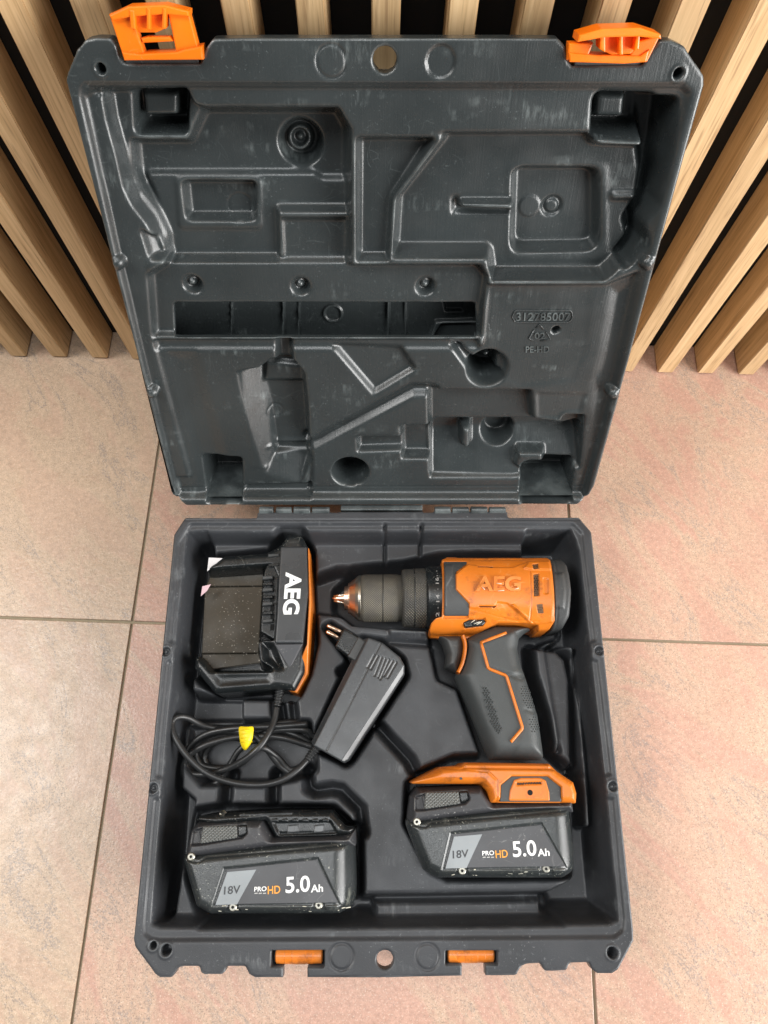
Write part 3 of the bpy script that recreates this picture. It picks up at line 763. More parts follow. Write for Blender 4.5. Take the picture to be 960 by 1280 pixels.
latch([('latch_foot', [(711, 66), (744, 69), (800, 70), (812, 62), (808, 78), (780, 80), (712, 78)], -.006, .004),
       ('latch_arm', [(711, 54), (742, 54), (735, 71), (709, 76)], -.004, .003),
       ('latch_arm', [(797, 52), (826, 44), (809, 78), (786, 72)], -.004, .003),
       ('latch_lip', [(724, 44), (752, 36), (800, 34.5), (826, 43), (827, 49), (798, 46), (755, 47), (722, 53)], -.004, .010),
       ('latch_rib', [(750, 40), (757, 40), (757, 66), (750, 62)], -.002, .0085),
       ('latch_rib', [(774, 39), (779, 39), (779, 69), (774, 69)], -.002, .0085),
       ('latch_rib', [(796, 39), (801, 39), (799, 62), (793, 64)], -.002, .0085),
       ('latch_web', [(752, 42), (798, 41), (797, 60), (788, 68), (764, 69), (752, 63)], -.004, .003)],
      'orange latch folded towards the viewer at the lid corner')
for a, b, y in ((158, 250, 81), (716, 802, 84)):
    p = L([(a, y), (b, y)], .003)
    bm_part('latch_pivot', lid_box(np.array([[p[0, 0], p[0, 1] - .001], [p[1, 0], p[1, 1] - .001], [p[1, 0], p[1, 1] + .004], [p[0, 0], p[0, 1] + .004]]), -.008, -.002), M['panel'], case)

# ------------------------------------------------------------------ drill
def lev(z): return lambda x, y, d: np.stack([x, y, np.full(len(np.atleast_1d(x)), RIM + z) + d], 1)
def pillow(name, poly, mat, parent, height, z_low=None, mirror=None, res=.0006, edge=.0012, ops=None, r=.001, blur=0.0, holes=()):
    """a rounded solid: outline + height field (world z); flat underside at z_low or mirrored"""
    q = fillet(poly, r, 4) if r else np.asarray(poly)
    f = Field(q[:, 0].min() - 3 * res, q[:, 0].max() + 3 * res, q[:, 1].min() - 3 * res, q[:, 1].max() + 3 * res, res)
    S = sdf(q, f.X, f.Y)
    for h in holes: S = np.maximum(S, -sdf(h, f.X, f.Y))
    f.H = height(f.X, f.Y, -S) if callable(height) else np.full(f.X.shape, height)
    if ops: ops(f)
    if blur: f.blur(blur)
    V, Fc = f.mesh(S, z_low, edge, mirror)
    return part(name, V, Fc, mat, parent)
AX_Y = float(P([(600, 741)], 0)[0, 1]); AX_Z = RIM - .018
drill = thing('cordless_drill', 'orange and black cordless drill lying on its side with battery fitted', 'drill', (0.06, -.16, .012))
def D6(pts, z=0.004): return P([(400 + x * .3958, 640 + y * .3958) for x, y in pts], z)     # measured on enlargements
def D3(pts, z=0.004): return P([(480 + x / 4, 640 + y / 4) for x, y in pts], z)
def D8(pts, z=0.006): return P([(460 + x * .375, 900 + y * .375) for x, y in pts], z)
HR = .0300
def barrel(x, y, R=HR, n=2.7, Rz=.0300):
    t = np.clip(np.abs((y - AX_Y) / R), 0, .999); return AX_Z + Rz * (1 - t ** n) ** (1 / n)
# chuck
def px_x(v, z=-.01): return float(P([(v, 741)], z)[0, 0])
x = px_x
tip = lathe_x([(x(415), .0006), (x(418), .0016), (x(431), .0046), (x(433), .0046)], AX_Y, AX_Z, 24); part('chuck_jaws', *tip, M['reflex_steel'], drill)
for k in range(3):
    a = .5 + k * 2.094
    V, Fc = tube([(x(417), AX_Y + .0020 * math.sin(a), AX_Z + .0020 * math.cos(a)), (x(434), AX_Y + .0046 * math.sin(a), AX_Z + .0046 * math.cos(a))], .0012, 8)
    part('jaw', V, Fc, M['steel'], drill)
part('chuck_nose', *lathe_x([(x(430), .0062), (x(430.4), .0092), (x(434.5), .0098), (x(435), .0120), (x(437), .0126), (x(445), .0164)], AX_Y, AX_Z, 48), M['reflex_steel'], drill, smooth=False)
part('chuck_ring', *lathe_x([(x(444), .0150), (x(444.5), .0166), (x(448), .0182), (x(451), .0184), (x(452), .0178)], AX_Y, AX_Z, 64), M['steel'], drill, smooth=False)
part('chuck_sleeve', *lathe_x([(x(451), .0172), (x(452), .0184), (x(456), .0189), (x(470), .0190), (x(497), .0190), (x(499), .0184), (x(507), .0184)], AX_Y, AX_Z, 64), M['chuck'], drill)
part('chuck_collar', *lathe_x([(x(502), .0180), (x(503), .0222), (x(506), .0230), (x(519), .0236), (x(530), .0240), (x(533), .0232), (x(537), .0232)], AX_Y, AX_Z, 64), M['chuck2'], drill)
for q, rr in ((478, .0191), (517, .0237)):
    part('chuck_seam', *lathe_x([(x(q), rr - .001), (x(q) + .0002, rr + .0002), (x(q) + .0007, rr + .0002), (x(q) + .0009, rr - .001)], AX_Y, AX_Z, 64), M['black'], drill)
ringR = .0256
part('torque_ring', *lathe_x([(x(531), .0225), (x(533), .0248), (x(536), ringR), (x(548), ringR), (x(551), .0262), (x(558), .0262)], AX_Y, AX_Z, 64), M['black'], drill)
for s, py, hh in (('16', 729, 4.2), ('14', 751, 4.4), ('2', 769, 2.4)):
    yy = [float(P([(546, q)], -.002)[0, 1]) for q in (py + hh, py - hh)]
    def surf(X, Y, d): return np.stack([X, Y, AX_Z + np.sqrt(np.maximum((ringR + d) ** 2 - (Y - AX_Y) ** 2, 0))], 1)
    xa, xb = x(544.5, .004), x(548.6, .004)
    lettering('torque_number', s, (xb, yy[0]), (xb, yy[1]), (xa, yy[0]), M['faint'], drill, surf, .0002, .01)
for py in (715, 722, 740, 762):
    yy = float(P([(546, py)], -.002)[0, 1]); zz = AX_Z + math.sqrt(max(ringR ** 2 - (yy - AX_Y) ** 2, 0))
    part('torque_mark', *disc_stack((x(547, .004), yy), [(.0004, zz + .0002), (.0004, zz - .001)], 10), M['faint'], drill)
# housing
hpoly = D6([(385, 150), (400, 140), (405, 128), (428, 128), (436, 139), (560, 139), (720, 139), (727, 150), (727, 180), (737, 330), (740, 345), (728, 368), (695, 370), (690, 356), (640, 350), (562, 350), (500, 378), (462, 396), (430, 390), (356, 382), (347, 370), (351, 352), (365, 338), (385, 333)])
def hops(f):
    f.add(D6([(428, 196), (466, 160), (540, 172), (610, 172), (660, 150), (730, 150), (740, 345), (690, 352), (590, 290), (560, 286), (545, 305), (470, 305), (470, 290), (428, 245)], .012), .0013, .0009, r=.0006)
    f.add(D6([(660, 150), (728, 146), (732, 186), (664, 184), (640, 178)], .012), .0014, .0014, r=.0006)
    f.add(D6([(590, 292), (612, 290), (690, 350), (672, 352)], .012), .0018, .0018, r=0)
    for a in ([(494, 167), (552, 169), (546, 173), (500, 173)], [(497, 295), (562, 295), (552, 301), (505, 301)]):
        f.add(D6(a, .012), -.0030, .0006, r=0)
    for a in ([(672, 196), (692, 194), (693, 266), (674, 268)], [(670, 163), (692, 160), (692, 180), (673, 182)], [(682, 292), (702, 290), (708, 318), (690, 319)]):
        f.add(D6(a, .012), -.0020, .0007, r=0)
    f.add(D6([(700, 205), (722, 210), (722, 262), (704, 262)], .012), -.0008, .001)
    f.add(D6([(388, 150), (467, 150), (467, 166), (430, 196), (430, 245), (472, 290), (472, 333), (388, 333)], .012), -.0016, .0008, r=0)
    f.add(D6([(452, 346), (470, 336), (522, 332), (528, 345), (516, 357), (460, 363)], .008), -.0022, .0008, r=0)
    f.groove(D6([(470, 306), (560, 330), (690, 356)], .008), .0008, -.0006)
    f.groove(D6([(475, 145), (655, 146)], .008), .0007, -.0007); f.groove(D6([(660, 188), (664, 345)], .008), .0007, -.0006)
    f.groove(D6([(356, 372), (440, 380), (500, 366), (565, 340), (690, 346)], .006), .0007, -.0005)
housing = pillow('housing', hpoly, M['orange'], drill, lambda X, Y, d: barrel(X, Y, .0315), mirror=AX_Z, ops=hops, res=.0004, edge=.0010)
def hs(off): return lambda X, Y, d: np.stack([X, Y, barrel(X, Y, .0315) + off + d], 1)
lettering('moulded_brand', 'AEG', *[D6([q], .012)[0] for q in ((489, 253), (632, 253), (492, 205))], M['orange'], housing, hs(.0019), .0011, .03)
# tiny scraped edges on the moulded letters
for a, b in (((511, 240), (519, 248)), ((560, 252), (580, 250)), ((556, 228), (572, 230)), ((612, 247), (626, 243))):
    q = D6([a, b], .012); V, Fc = tube(np.stack([q[:, 0], q[:, 1], barrel(q[:, 0], q[:, 1], .0315) + .0029], 1), .0003, 6)
    part('scrape', V, Fc, M['scratch'], housing)
panel = pillow('side_panel', D6([(390, 152), (465, 152), (465, 165), (428, 195), (428, 245), (470, 291), (470, 331), (390, 331)]), M['panel'], drill, lambda X, Y, d: barrel(X, Y, .0315) - .0002, z_low=AX_Z, res=.0006, edge=.0008,
               ops=lambda f: f.add(D6([(392, 160), (425, 160), (420, 205), (402, 235), (402, 300), (392, 300)], .012), .0007, .0015))
for voff, a in zip((.0002, .0016, .0012), ([(672, 196), (692, 194), (693, 266), (674, 268)], [(670, 163), (692, 160), (692, 180), (673, 182)], [(682, 292), (702, 290), (708, 318), (690, 319)])):
    q = D6(a, .012); bm = prism_bm(q, 0, 1)
    for v in bm.verts: v.co.z = float(barrel(v.co.x, v.co.y, .0315)) + (voff if v.co.z > .5 else -.004)
    vent = bm_part('vent', bm, M['mesh_plate'], drill)
    V, Fc = [], []
    x0, y0 = q.min(0); x1, y1 = q.max(0); k = 0
    yy = y0 + .0010
    while yy < y1 - .0006:
        xx = x0 + .0010 + (.00085 if k % 2 else 0)
        while xx < x1 - .0006:
            if sdf(q, np.array([xx]), np.array([yy]))[0] < -.0006:
                zz = float(barrel(xx, yy, .0315)) + voff + .0001; n0 = len(V)
                for j in range(6): V.append((xx + .00062 * math.cos(j * 1.047), yy + .00062 * math.sin(j * 1.047), zz))
                V.append((xx, yy, zz - .0008))
                for j in range(6): Fc.append((n0 + j, n0 + (j + 1) % 6, n0 + 6))
            xx += .0017
        yy += .0015; k += 1
    g = part('vent_holes', V, Fc, M['felt'], vent, smooth=False)
for a in ([(496, 168), (550, 169.5), (546, 172), (502, 172)], [(499, 296), (560, 296), (552, 300), (505, 300)]):
    q = D6(a, .012); bm = prism_bm(q, 0, 1)
    for v in bm.verts: v.co.z = float(barrel(v.co.x, v.co.y, .0315)) + (-.0006 if v.co.z > .5 else -.004)
    bm_part('side_slot', bm, M['felt'], drill)
cap = pillow('rear_cap', D6([(722, 141), (764, 141), (779, 170), (789, 250), (786, 330), (771, 364), (738, 368), (736, 330), (727, 200)]), M['panel'], drill, lambda X, Y, d: barrel(X, Y, .0310, 2.7, .0285) - .010 * sm((X - x(706)) / .012) ** 2, mirror=AX_Z, edge=.003,
             ops=lambda f: (f.add(D6([(735, 190), (770, 190), (778, 250), (774, 310), (742, 310)], .008), .0012, .003), f.groove(D6([(745, 145), (752, 360)], .008), .0012, -.0006)))
sw = D6([(454, 346), (470, 337), (520, 333), (526, 345), (515, 356), (460, 362)], .008)
pillow('direction_switch', sw, M['black'], drill, float(barrel(sw[:, 0].mean(), sw[:, 1].mean(), .0315)) - .0002, z_low=AX_Z, res=.0005, edge=.001, ops=lambda f: f.add(D6([(475, 342), (505, 338), (512, 347), (480, 356)], .008), .0011, .0012))
for a in (((478, 348), (490, 340)), ((487, 352), (505, 345)), ((496, 354), (512, 344))):
    q = D6(a, .008); z = float(barrel(q[:, 0].mean(), q[:, 1].mean(), .0315)) + .0011
    part('switch_scratch', *tube(np.column_stack([q, [z, z]]), .0003, 6), M['scratch'], drill)
# trigger, guard and grip
trig = D3([(275, 606), (395, 606), (404, 640), (403, 700), (372, 792), (312, 768), (320, 700), (300, 640)], .0)
pillow('trigger', trig, M['panel'], drill, lambda X, Y, d: AX_Z + .012 * np.sqrt(np.clip(1 - (1 - np.clip(d / .006, 0, 1)) ** 2, 0, 1)) ** .7 + .002, mirror=AX_Z, edge=.001)
grip_c = lambda Y: 0
def grip_h(X, Y, d): return AX_Z + .0215 * np.sqrt(np.clip(1 - (1 - np.clip(d / .013, 0, 1)) ** 2, 0, 1)) ** .75
gpoly = D3([(400, 630), (500, 575), (560, 555), (690, 560), (765, 565), (720, 590), (690, 620), (681, 680), (700, 760), (720, 810), (742, 880), (765, 950), (785, 1010), (800, 1110), (818, 1240), (545, 1240), (520, 1190), (440, 990), (365, 815), (395, 740), (412, 670)], .0)
def gops(f):
    f.add(D3([(480, 650), (600, 605), (640, 585), (690, 620), (700, 760), (720, 815), (650, 815), (615, 812), (525, 780)], .004), .0010, .002)
    f.add(D3([(615, 815), (720, 815), (745, 880), (800, 1110), (815, 1230), (640, 1230), (690, 1080)], .004), .0008, .002)
    f.add(D3([(500, 870), (540, 960), (590, 1080), (570, 1110), (520, 1050), (490, 950)], .004), -.0008, .002)
    f.groove(D3([(650, 825), (690, 835), (725, 812)], .004), .0016, -.0009); f.groove(D3([(705, 985), (750, 1000), (778, 985)], .004), .0016, -.0009)
grip = pillow('grip', gpoly, M['rubber'], drill, grip_h, mirror=AX_Z, ops=gops, edge=.0006, blur=.0008, r=.003)
gq = fillet(gpoly, .003, 4)
def on_grip(pts2):
    S = sdf(gq, pts2[:, 0], pts2[:, 1]); return np.column_stack([pts2, grip_h(0, 0, -S)])
def strip(name, pts2, wd, off, zf, mat, parent):
    """flat inlay ribbon following a line over a surface"""
    pts2 = np.asarray(pts2); dn = np.concatenate([pts2[:1] + (pts2[1:2] - pts2[:1]) * 0, pts2]); out = []
    seg = []
    for a, b in zip(pts2[:-1], pts2[1:]):
        n = max(2, int(np.linalg.norm(b - a) / .0015))
        seg += [a + (b - a) * k / n for k in range(n)]
    seg.append(pts2[-1]); seg = np.array(seg)
    T = np.gradient(seg, axis=0); T /= np.linalg.norm(T, axis=1)[:, None]; N = np.stack([-T[:, 1], T[:, 0]], 1)
    V, Fc = [], []
    for i in range(len(seg)):
        z = zf(seg[i:i + 1])[0, 2]
        for s, dz in ((-1, -.002), (-1, off * .6), (-.6, off), (.6, off), (1, off * .6), (1, -.002)):
            V.append((*(seg[i] + N[i] * s * wd), z + dz))
    for i in range(len(seg) - 1):
        for k in range(5): Fc.append((i * 6 + k, i * 6 + k + 1, (i + 1) * 6 + k + 1, (i + 1) * 6 + k))
    Fc.append(tuple(range(6))); n = (len(seg) - 1) * 6; Fc.append(tuple(range(n, n + 6))[::-1])
    return part(name, V, Fc, mat, parent)
strip('grip_trim', D3([(614, 602), (590, 612), (486, 652), (488, 664), (520, 778), (530, 786), (606, 816), (614, 826), (690, 1072), (690, 1084), (634, 1150)], .004), .0011, .0016, on_grip, M['orange'], drill)
strip('trigger_guard', spline(D3([(398, 612), (410, 650), (408, 700), (395, 755), (374, 800)], .002), 6), .0014, .0095, lambda p: np.column_stack([p, np.full(len(p), AX_Z + .008)]), M['orange'], drill)
# stipple of the grip
def stipple(poly, pitch, r):
    q = np.asarray(poly); V, Fc = [], []; x0, y0 = q.min(0); x1, y1 = q.max(0); k = 0; yy = y0
    while yy < y1:
        xx = x0 + (pitch / 2 if k % 2 else 0)
        while xx < x1:
            p = np.array([[xx, yy]])
            if sdf(q, p[:, 0], p[:, 1])[0] < -.0004:
                z = on_grip(p)[0, 2] + .0009; n0 = len(V)
                for j in range(6): V.append((xx + r * math.cos(j * 1.047), yy + r * math.sin(j * 1.047), z - .0004))
                V.append((xx, yy, z + .0006))
                for j in range(6): Fc.append((n0 + j, n0 + (j + 1) % 6, n0 + 6))
            xx += pitch
        yy += pitch * .8; k += 1
    o = part('grip_stipple', V, Fc, M['rubber'], drill, smooth=False); o['kind'] = 'stuff'
stipple(D3([(680, 865), (735, 870), (770, 980), (715, 990), (690, 930)], .004), .0021, .0008)
stipple(D3([(715, 1030), (765, 1015), (795, 1090), (740, 1110)], .004), .0021, .0008)
stipple(D3([(490, 870), (525, 880), (590, 1080), (570, 1130), (535, 1060), (505, 960)], .004), .0021, .0008)

# ---- battery shape shared by the fitted pack and the loose one
BT = .010           # label side above the rim
def R7(pts, z=BT): return P([(160 + x_ * .3542, 860 + y_ * .3542) for x_, y_ in pts], z)
BO = R7([(805, 797)])[0]
def make_pack(root, off, loose):
    """root: the parent for the pieces; off: shift in the plane from the loose pack's place"""
    m = lambda pts: R7(pts) + off
    zt = RIM + BT; zl = RIM - .050
    mo = lambda pts: R7(pts, .0) + off
    lower = mo([(200, 585), (250, 575), (520, 545), (800, 525), (805, 700), (803, 745), (790, 778), (745, 797), (290, 797), (242, 770), (204, 640), (195, 605)])
    xr = lower[:, 0].max(); hgt = lambda X, Y, d: zt - .0105 * (1 - np.clip(d / .0085, 0, 1)) ** 2.4 - .013 * (1 - np.clip((xr - X) / .017, 0, 1)) ** 2.0
    def ops(f):
        f.add(m([(338, 632), (672, 596), (755, 772), (292, 776)]), -.0010, .0012, r=.001)
        f.add(m([(335, 632), (345, 628), (300, 770), (288, 776)]), -.0006, .001, r=0)
        for q in ((368, 775), (672, 768)):
            f.add(m([(q[0] - 14, q[1] - 22), (q[0] + 14, q[1] - 22), (q[0] + 34, q[1] + 24), (q[0] - 34, q[1] + 24)]), -.0012, .001)
        f.groove(m([(205, 610), (250, 615), (275, 600), (560, 575), (800, 552)]), .0011, -.0010)
    body = pillow('battery_body', lower, M['battery'], root, hgt, z_low=zl, ops=ops, edge=.0014, res=.0005, r=.004)
    up = mo([(222, 500), (250, 470), (440, 462), (480, 462), (515, 524), (690, 520), (760, 516), (802, 500), (804, 560), (700, 556), (520, 565), (260, 600), (200, 606), (208, 560)])
    def uops(f):
        f.add(m([(222, 500), (265, 488), (420, 478), (425, 515), (405, 535), (250, 560), (215, 562)]), -.004, .002)
        f.add(m([(245, 500), (395, 482), (396, 530), (252, 552)]), .0015, .001)
        f.groove(m([(470, 470), (510, 528)]), .002, -.001)
    upper = pillow('battery_top_shell', up, M['upper'], root, lambda X, Y, d: zt - .0008 - .012 * (1 - np.clip(d / .006, 0, 1)) ** 2.2, z_low=zl + .002, ops=uops, edge=.001, res=.0005)
    btn = m([(262, 490), (382, 486), (384, 530), (252, 550)])
    pillow('release_button', btn, M['mesh'], root, zt - .0014, z_low=zt - .010, res=.0006, edge=.0008)
    pillow('release_button_end', m([(384, 486), (418, 484), (420, 514), (405, 524), (386, 528)]), M['black'], root, zt - .0022, z_low=zt - .010, res=.0006, edge=.0012)
    if loose:
        # rail that slides into the tool, facing the hinge
        pillow('battery_rail', m([(228, 470), (240, 455), (320, 446), (480, 438), (580, 436), (715, 436), (765, 490), (800, 498), (780, 522), (690, 528), (515, 530), (480, 470), (300, 490)]), M['black'], root, lambda X, Y, d: zt - .006 - .003 * (1 - np.clip(d / .004, 0, 1)) ** 2, z_low=zl + .006, res=.0006, edge=.001,
               ops=lambda f: (f.add(m([(500, 470), (715, 468), (745, 520), (525, 528)]), -.003, .0015), f.groove(m([(390, 447), (575, 441)]), .0012, .0015)))
        for k in range(6):
            a = 500 + k * 36
            pillow('contact_rib', m([(a, 462), (a + 24, 461), (a + 28, 474), (a + 4, 475)]), M['black'], root, zt - .0055, z_low=zt - .014, res=.0006, edge=.0008, r=.0004)
        for a, b in ((560, 600), (655, 690)):
            pillow('contact_plate', m([(a, 486), (b, 484), (b, 512), (a - 4, 516)]), M['adapter'], root, zt - .0085, z_low=zt - .014, res=.0006, edge=.0004, r=.0003)
        part('rail_pin', *disc_stack(m([(324, 446)])[0], [(.0010, zt - .004), (.0018, zt - .006), (.0022, zt - .012)], 12), M['screw'], root)
    # label
    zs = zt - .0006
    lab = lambda X, Y, d: np.stack([X, Y, np.full(len(X), zs) + d], 1)
    plate = bm_part('label_plate', prism_bm(m([(348, 640), (664, 606), (742, 758), (306, 765)]), zs - .003, zs, .0003, 1), M['label'], root)
    bm_part('label_field', prism_bm(m([(350, 650), (452, 641), (384, 764), (308, 766)]), zs - .002, zs + .0002), M['label_light'], plate)
    def lt(s, bl, br, tl, mat, bold):
        q = m([bl, br, tl]); lettering('label_lettering', s, q[0], q[1], q[2], M[mat], plate, lab, .00035, bold)
    lt('18V', (338, 730), (395, 725), (340, 701), 'dark_print', .012)
    lt('PRO', (445, 719), (488, 717), (446, 702), 'white', .012)
    for u in (446, 461, 476): bm_part('label_rule', prism_bm(m([(u, 727), (u + 11, 726), (u + 11, 722.5), (u, 723.5)]), zs - .001, zs + .0003), M['faint'], plate)
    lt('HD', (493, 728), (537, 725), (493, 700), 'gold_print', .01)
    lt('5.0', (556, 725), (642, 719), (556, 667), 'white', .016)
    lt('Ah', (645, 722), (688, 719), (645, 695), 'white', .018)
    # screws
    for q, zz in (((221, 596), zt - .0012), ((368, 775), zt - .0020), ((672, 768), zt - .0022)):
        c = m([q])[0]; r = .0026
        s = part('screw', *disc_stack(c, [(r * .8, zz + .0006), (r, zz + .0002), (r, zz - .003)], 20), M['screw'], root, smooth=False)
        part('screw_socket', *disc_stack(c, [(r * .40, zz + .00075), (r * .40, zz)], 6), M['felt'], s, smooth=False)
    # scuffs down to bare plastic along the lower edge
    rnd = random.Random(3 if loose else 8)
    for k in range(9):
        a = rnd.uniform(300, 770); b = rnd.uniform(770, 793); l = rnd.uniform(3, 18)
        q = m([(a, b), (a + l, b + rnd.uniform(-4, 4))])
        d = -sdf(fillet(lower, .004), q[:, 0], q[:, 1]); z = zt - .0105 * (1 - np.clip(d / .0085, 0, 1)) ** 2.4 - .0003
        part('scuff', *tube(np.column_stack([q, z]), rnd.uniform(.0002, .0004), 5), M['scratch'], body, smooth=False)
    return body

# battery fitted to the drill
pk = bpy.data.objects.new('battery_pack', None); COL.objects.link(pk); pk.parent = drill; pk['label'] = 'scuffed black battery fitted to the drill foot'
off = D8([(708, 526)], .0)[0] - R7([(805, 797)], .0)[0]
make_pack(pk, off, False)
# foot of the drill
fz = RIM + .0112
foot = D8([(143, 207), (245, 156), (312, 150), (326, 141), (608, 145), (634, 170), (690, 208), (701, 245), (699, 279), (412, 277), (402, 240), (381, 214), (148, 213)], .010)
def fops(f):
    f.add(D8([(438, 275), (440, 215), (478, 184), (600, 184), (648, 222), (650, 275)], .011), -.0022, .0010, r=0)
    f.add(D8([(320, 150), (612, 152), (634, 172), (300, 168)], .011), -.0030, .003, r=0)
    f.groove(D8([(250, 160), (400, 172), (430, 200), (430, 276)], .011), .001, -.0006)
ft = pillow('foot', foot, M['orange'], drill, lambda X, Y, d: fz - .006 * (1 - np.clip(d / .005, 0, 1)) ** 2.2, z_low=RIM - .045, ops=fops, edge=.0012, res=.0005)
pillow('foot_recess', D8([(442, 273), (444, 217), (480, 187), (598, 187), (645, 224), (646, 273)], .011), M['panel'], drill, fz - .0016, z_low=fz - .006, edge=.0003, r=0)
hp = D8([(470, 269), (474, 235), (488, 200), (512, 193), (575, 193), (594, 202), (605, 240), (607, 269)], .011)
plate2 = pillow('belt_hook_plate', hp, M['orange'], drill, fz - .0008, z_low=fz - .006, edge=.0008, r=.0008, res=.0005, ops=lambda f: f.add(D8([(492, 206), (582, 204), (582, 216), (496, 220)], .011), -.0008, .0006, r=0))
c = D8([(541, 242)], .011)[0]
part('plate_hole', *disc_stack(c, [(.0019, fz - .0007), (.0018, fz - .0030)], 16), M['felt'], plate2, smooth=False)
for k in range(9):
    q = D8([(498 + k * 9, 216 - k * .5), (503 + k * 9, 210 - k * .5)], .011)
    part('plate_mark', *tube(np.column_stack([q, [fz - .0014] * 2]), .0004, 5), M['dark_print'], plate2, smooth=False)
c = D8([(310, 195)], .011)[0]; part('foot_pin', *disc_stack(c, [(.0009, fz + .0002), (.0009, fz - .002)], 10), M['dark_print'], ft, smooth=False)

# ------------------------------------------------------------------ loose battery
bat = thing('battery_pack', 'loose scuffed black battery pack lying in the front left corner of the case', 'battery', (*R7([(500, 650)])[0], .011))
make_pack(bat, np.zeros(2), True)

# ------------------------------------------------------------------ charger
def C2(pts, z=0.0): return P([(240 + x_ / 4, 640 + y_ / 4) for x_, y_ in pts], z)
ch = thing('battery_charger', 'black battery charger dock with an orange edge and white lettering', 'charger', (*C2([(300, 520)])[0], .011))
zc = RIM + .0
zfl = RIM - .052
frame = C2([(440, 160), (478, 104), (545, 110), (578, 170), (590, 420), (580, 640), (560, 800), (512, 893), (430, 880), (110, 905), (6, 778), (30, 560), (58, 300), (92, 262), (160, 215), (372, 200)], -.006)
def cfops(f):
    zz = RIM - .006
    f.set(C2([(-60, 280), (90, 284), (400, 262), (430, 330), (410, 640), (330, 640), (340, 745), (430, 796), (92, 800), (20, 720), (-60, 700)], -.006), RIM - .036, .003)
    f.add(C2([(100, 800), (400, 790), (420, 870), (115, 895)], -.006), -.0015, .006, r=0)
    f.add(C2([(335, 630), (415, 650), (470, 785), (430, 800), (345, 745)], -.006), -.006, .006, r=0)
cf = pillow('frame', frame, M['black'], ch, lambda X, Y, d: RIM - .006 - .004 * (1 - np.clip(d / .005, 0, 1)) ** 2, z_low=zfl, ops=cfops, edge=.0015, blur=.0008, r=.002)
pnl = C2([(443, 172), (573, 172), (580, 400), (554, 655), (413, 655), (424, 500), (432, 330)], .0)
fp = pillow('front_panel', pnl, M['adapter'], ch, zc + .0, z_low=zfl, edge=.0015, r=.001)
low = prism_bm(C2([(410, 660), (553, 658), (484, 782)], -.001), zfl, zc - .0012, .0006, 1)
for v in low.verts:
    if v.co.z > RIM - .01: v.co.z -= .006 * max(0, float(C2([(480, 660)])[0, 1]) - v.co.y) / .02
bm_part('sloping_panel', low, M['label'], ch)
orp = C2([(578, 172), (584, 180), (596, 450), (584, 640), (572, 800), (516, 896), (428, 872), (431, 796), (492, 784), (524, 768), (574, 658), (582, 450)], -.002)
pillow('orange_edge', orp, M['orange'], ch, lambda X, Y, d: zc - .003 - .010 * sm((C2([(0, 640)])[0, 1] - Y) / .03), z_low=zfl, edge=.001, r=.0006, res=.0005)
lettering('lettering', 'AEG', C2([(452, 300)], .0004)[0] * 0 + C2([(468, 300)], .0004)[0], C2([(452, 512)], .0004)[0], C2([(550, 300)], .0004)[0], M['white'], fp, lambda X, Y, d: np.stack([X, Y, np.full(len(X), zc) + d], 1), .0003, .035)
dock = bm_part('dock_plate', prism_bm(C2([(62, 374), (352, 370), (332, 702), (46, 704)], -.022), RIM - .036, RIM - .0235, .0006, 1), M['smoky'], ch)
bm_part('dock_plate', prism_bm(C2([(100, 292), (356, 300), (352, 366), (64, 370)], -.025), RIM - .036, RIM - .027, .0006, 1), M['smoky'], ch)
bm_part('dock_plate', prism_bm(C2([(46, 708), (332, 706), (345, 752), (90, 786), (50, 740)], -.025), RIM - .036, RIM - .027, .0006, 1), M['smoky'], ch)
ctb = pillow('contact_block', C2([(345, 560), (362, 300), (378, 262), (420, 205), (444, 172), (434, 340), (424, 560), (414, 640), (345, 600)], -.010), M['black'], ch, RIM - .009, z_low=zfl, edge=.001, r=.0008)
for k, yv in enumerate((215, 262, 325, 355, 385, 420, 455, 500, 540)):
    bm_part('contact_fin', prism_bm(C2([(356, yv), (406, yv - 2), (408, yv + 14), (354, yv + 18)] if k > 1 else [(382, yv), (438, yv - 2), (438, yv + 12), (384, yv + 16)], -.008), RIM - .014, RIM - .0045 - .001 * (k % 2), .0005, 1), M['black' if k % 2 else 'panel'], ch)
for k in range(6):
    yv = 320 + k * 48
    bm_part('contact_gap', prism_bm(C2([(392, yv), (412, yv), (410, yv + 30), (390, yv + 32)], -.008), RIM - .012, RIM - .0086), M['felt'], ch)
# a strain relief
def relief(a, b, r0, r1, parent, n=7):
    a, b = np.array(a), np.array(b); pts, rr = [], []
    for k in range(n):
        for s, f in ((0, .78), (.1, 1.0), (.55, 1.0), (.65, .78)):
            t = (k + s) / n; pts.append(a + (b - a) * t); rr.append((r0 + (r1 - r0) * t) * f)
    return part('strain_relief', *tube(pts, rr, 14), M['cable'], parent)
def at3(q, z): p = P([q], z)[0]; return np.array([p[0], p[1], RIM + z])
relief(at3((351, 856), -.020), at3((346, 884), -.020), .0042, .0030, ch)

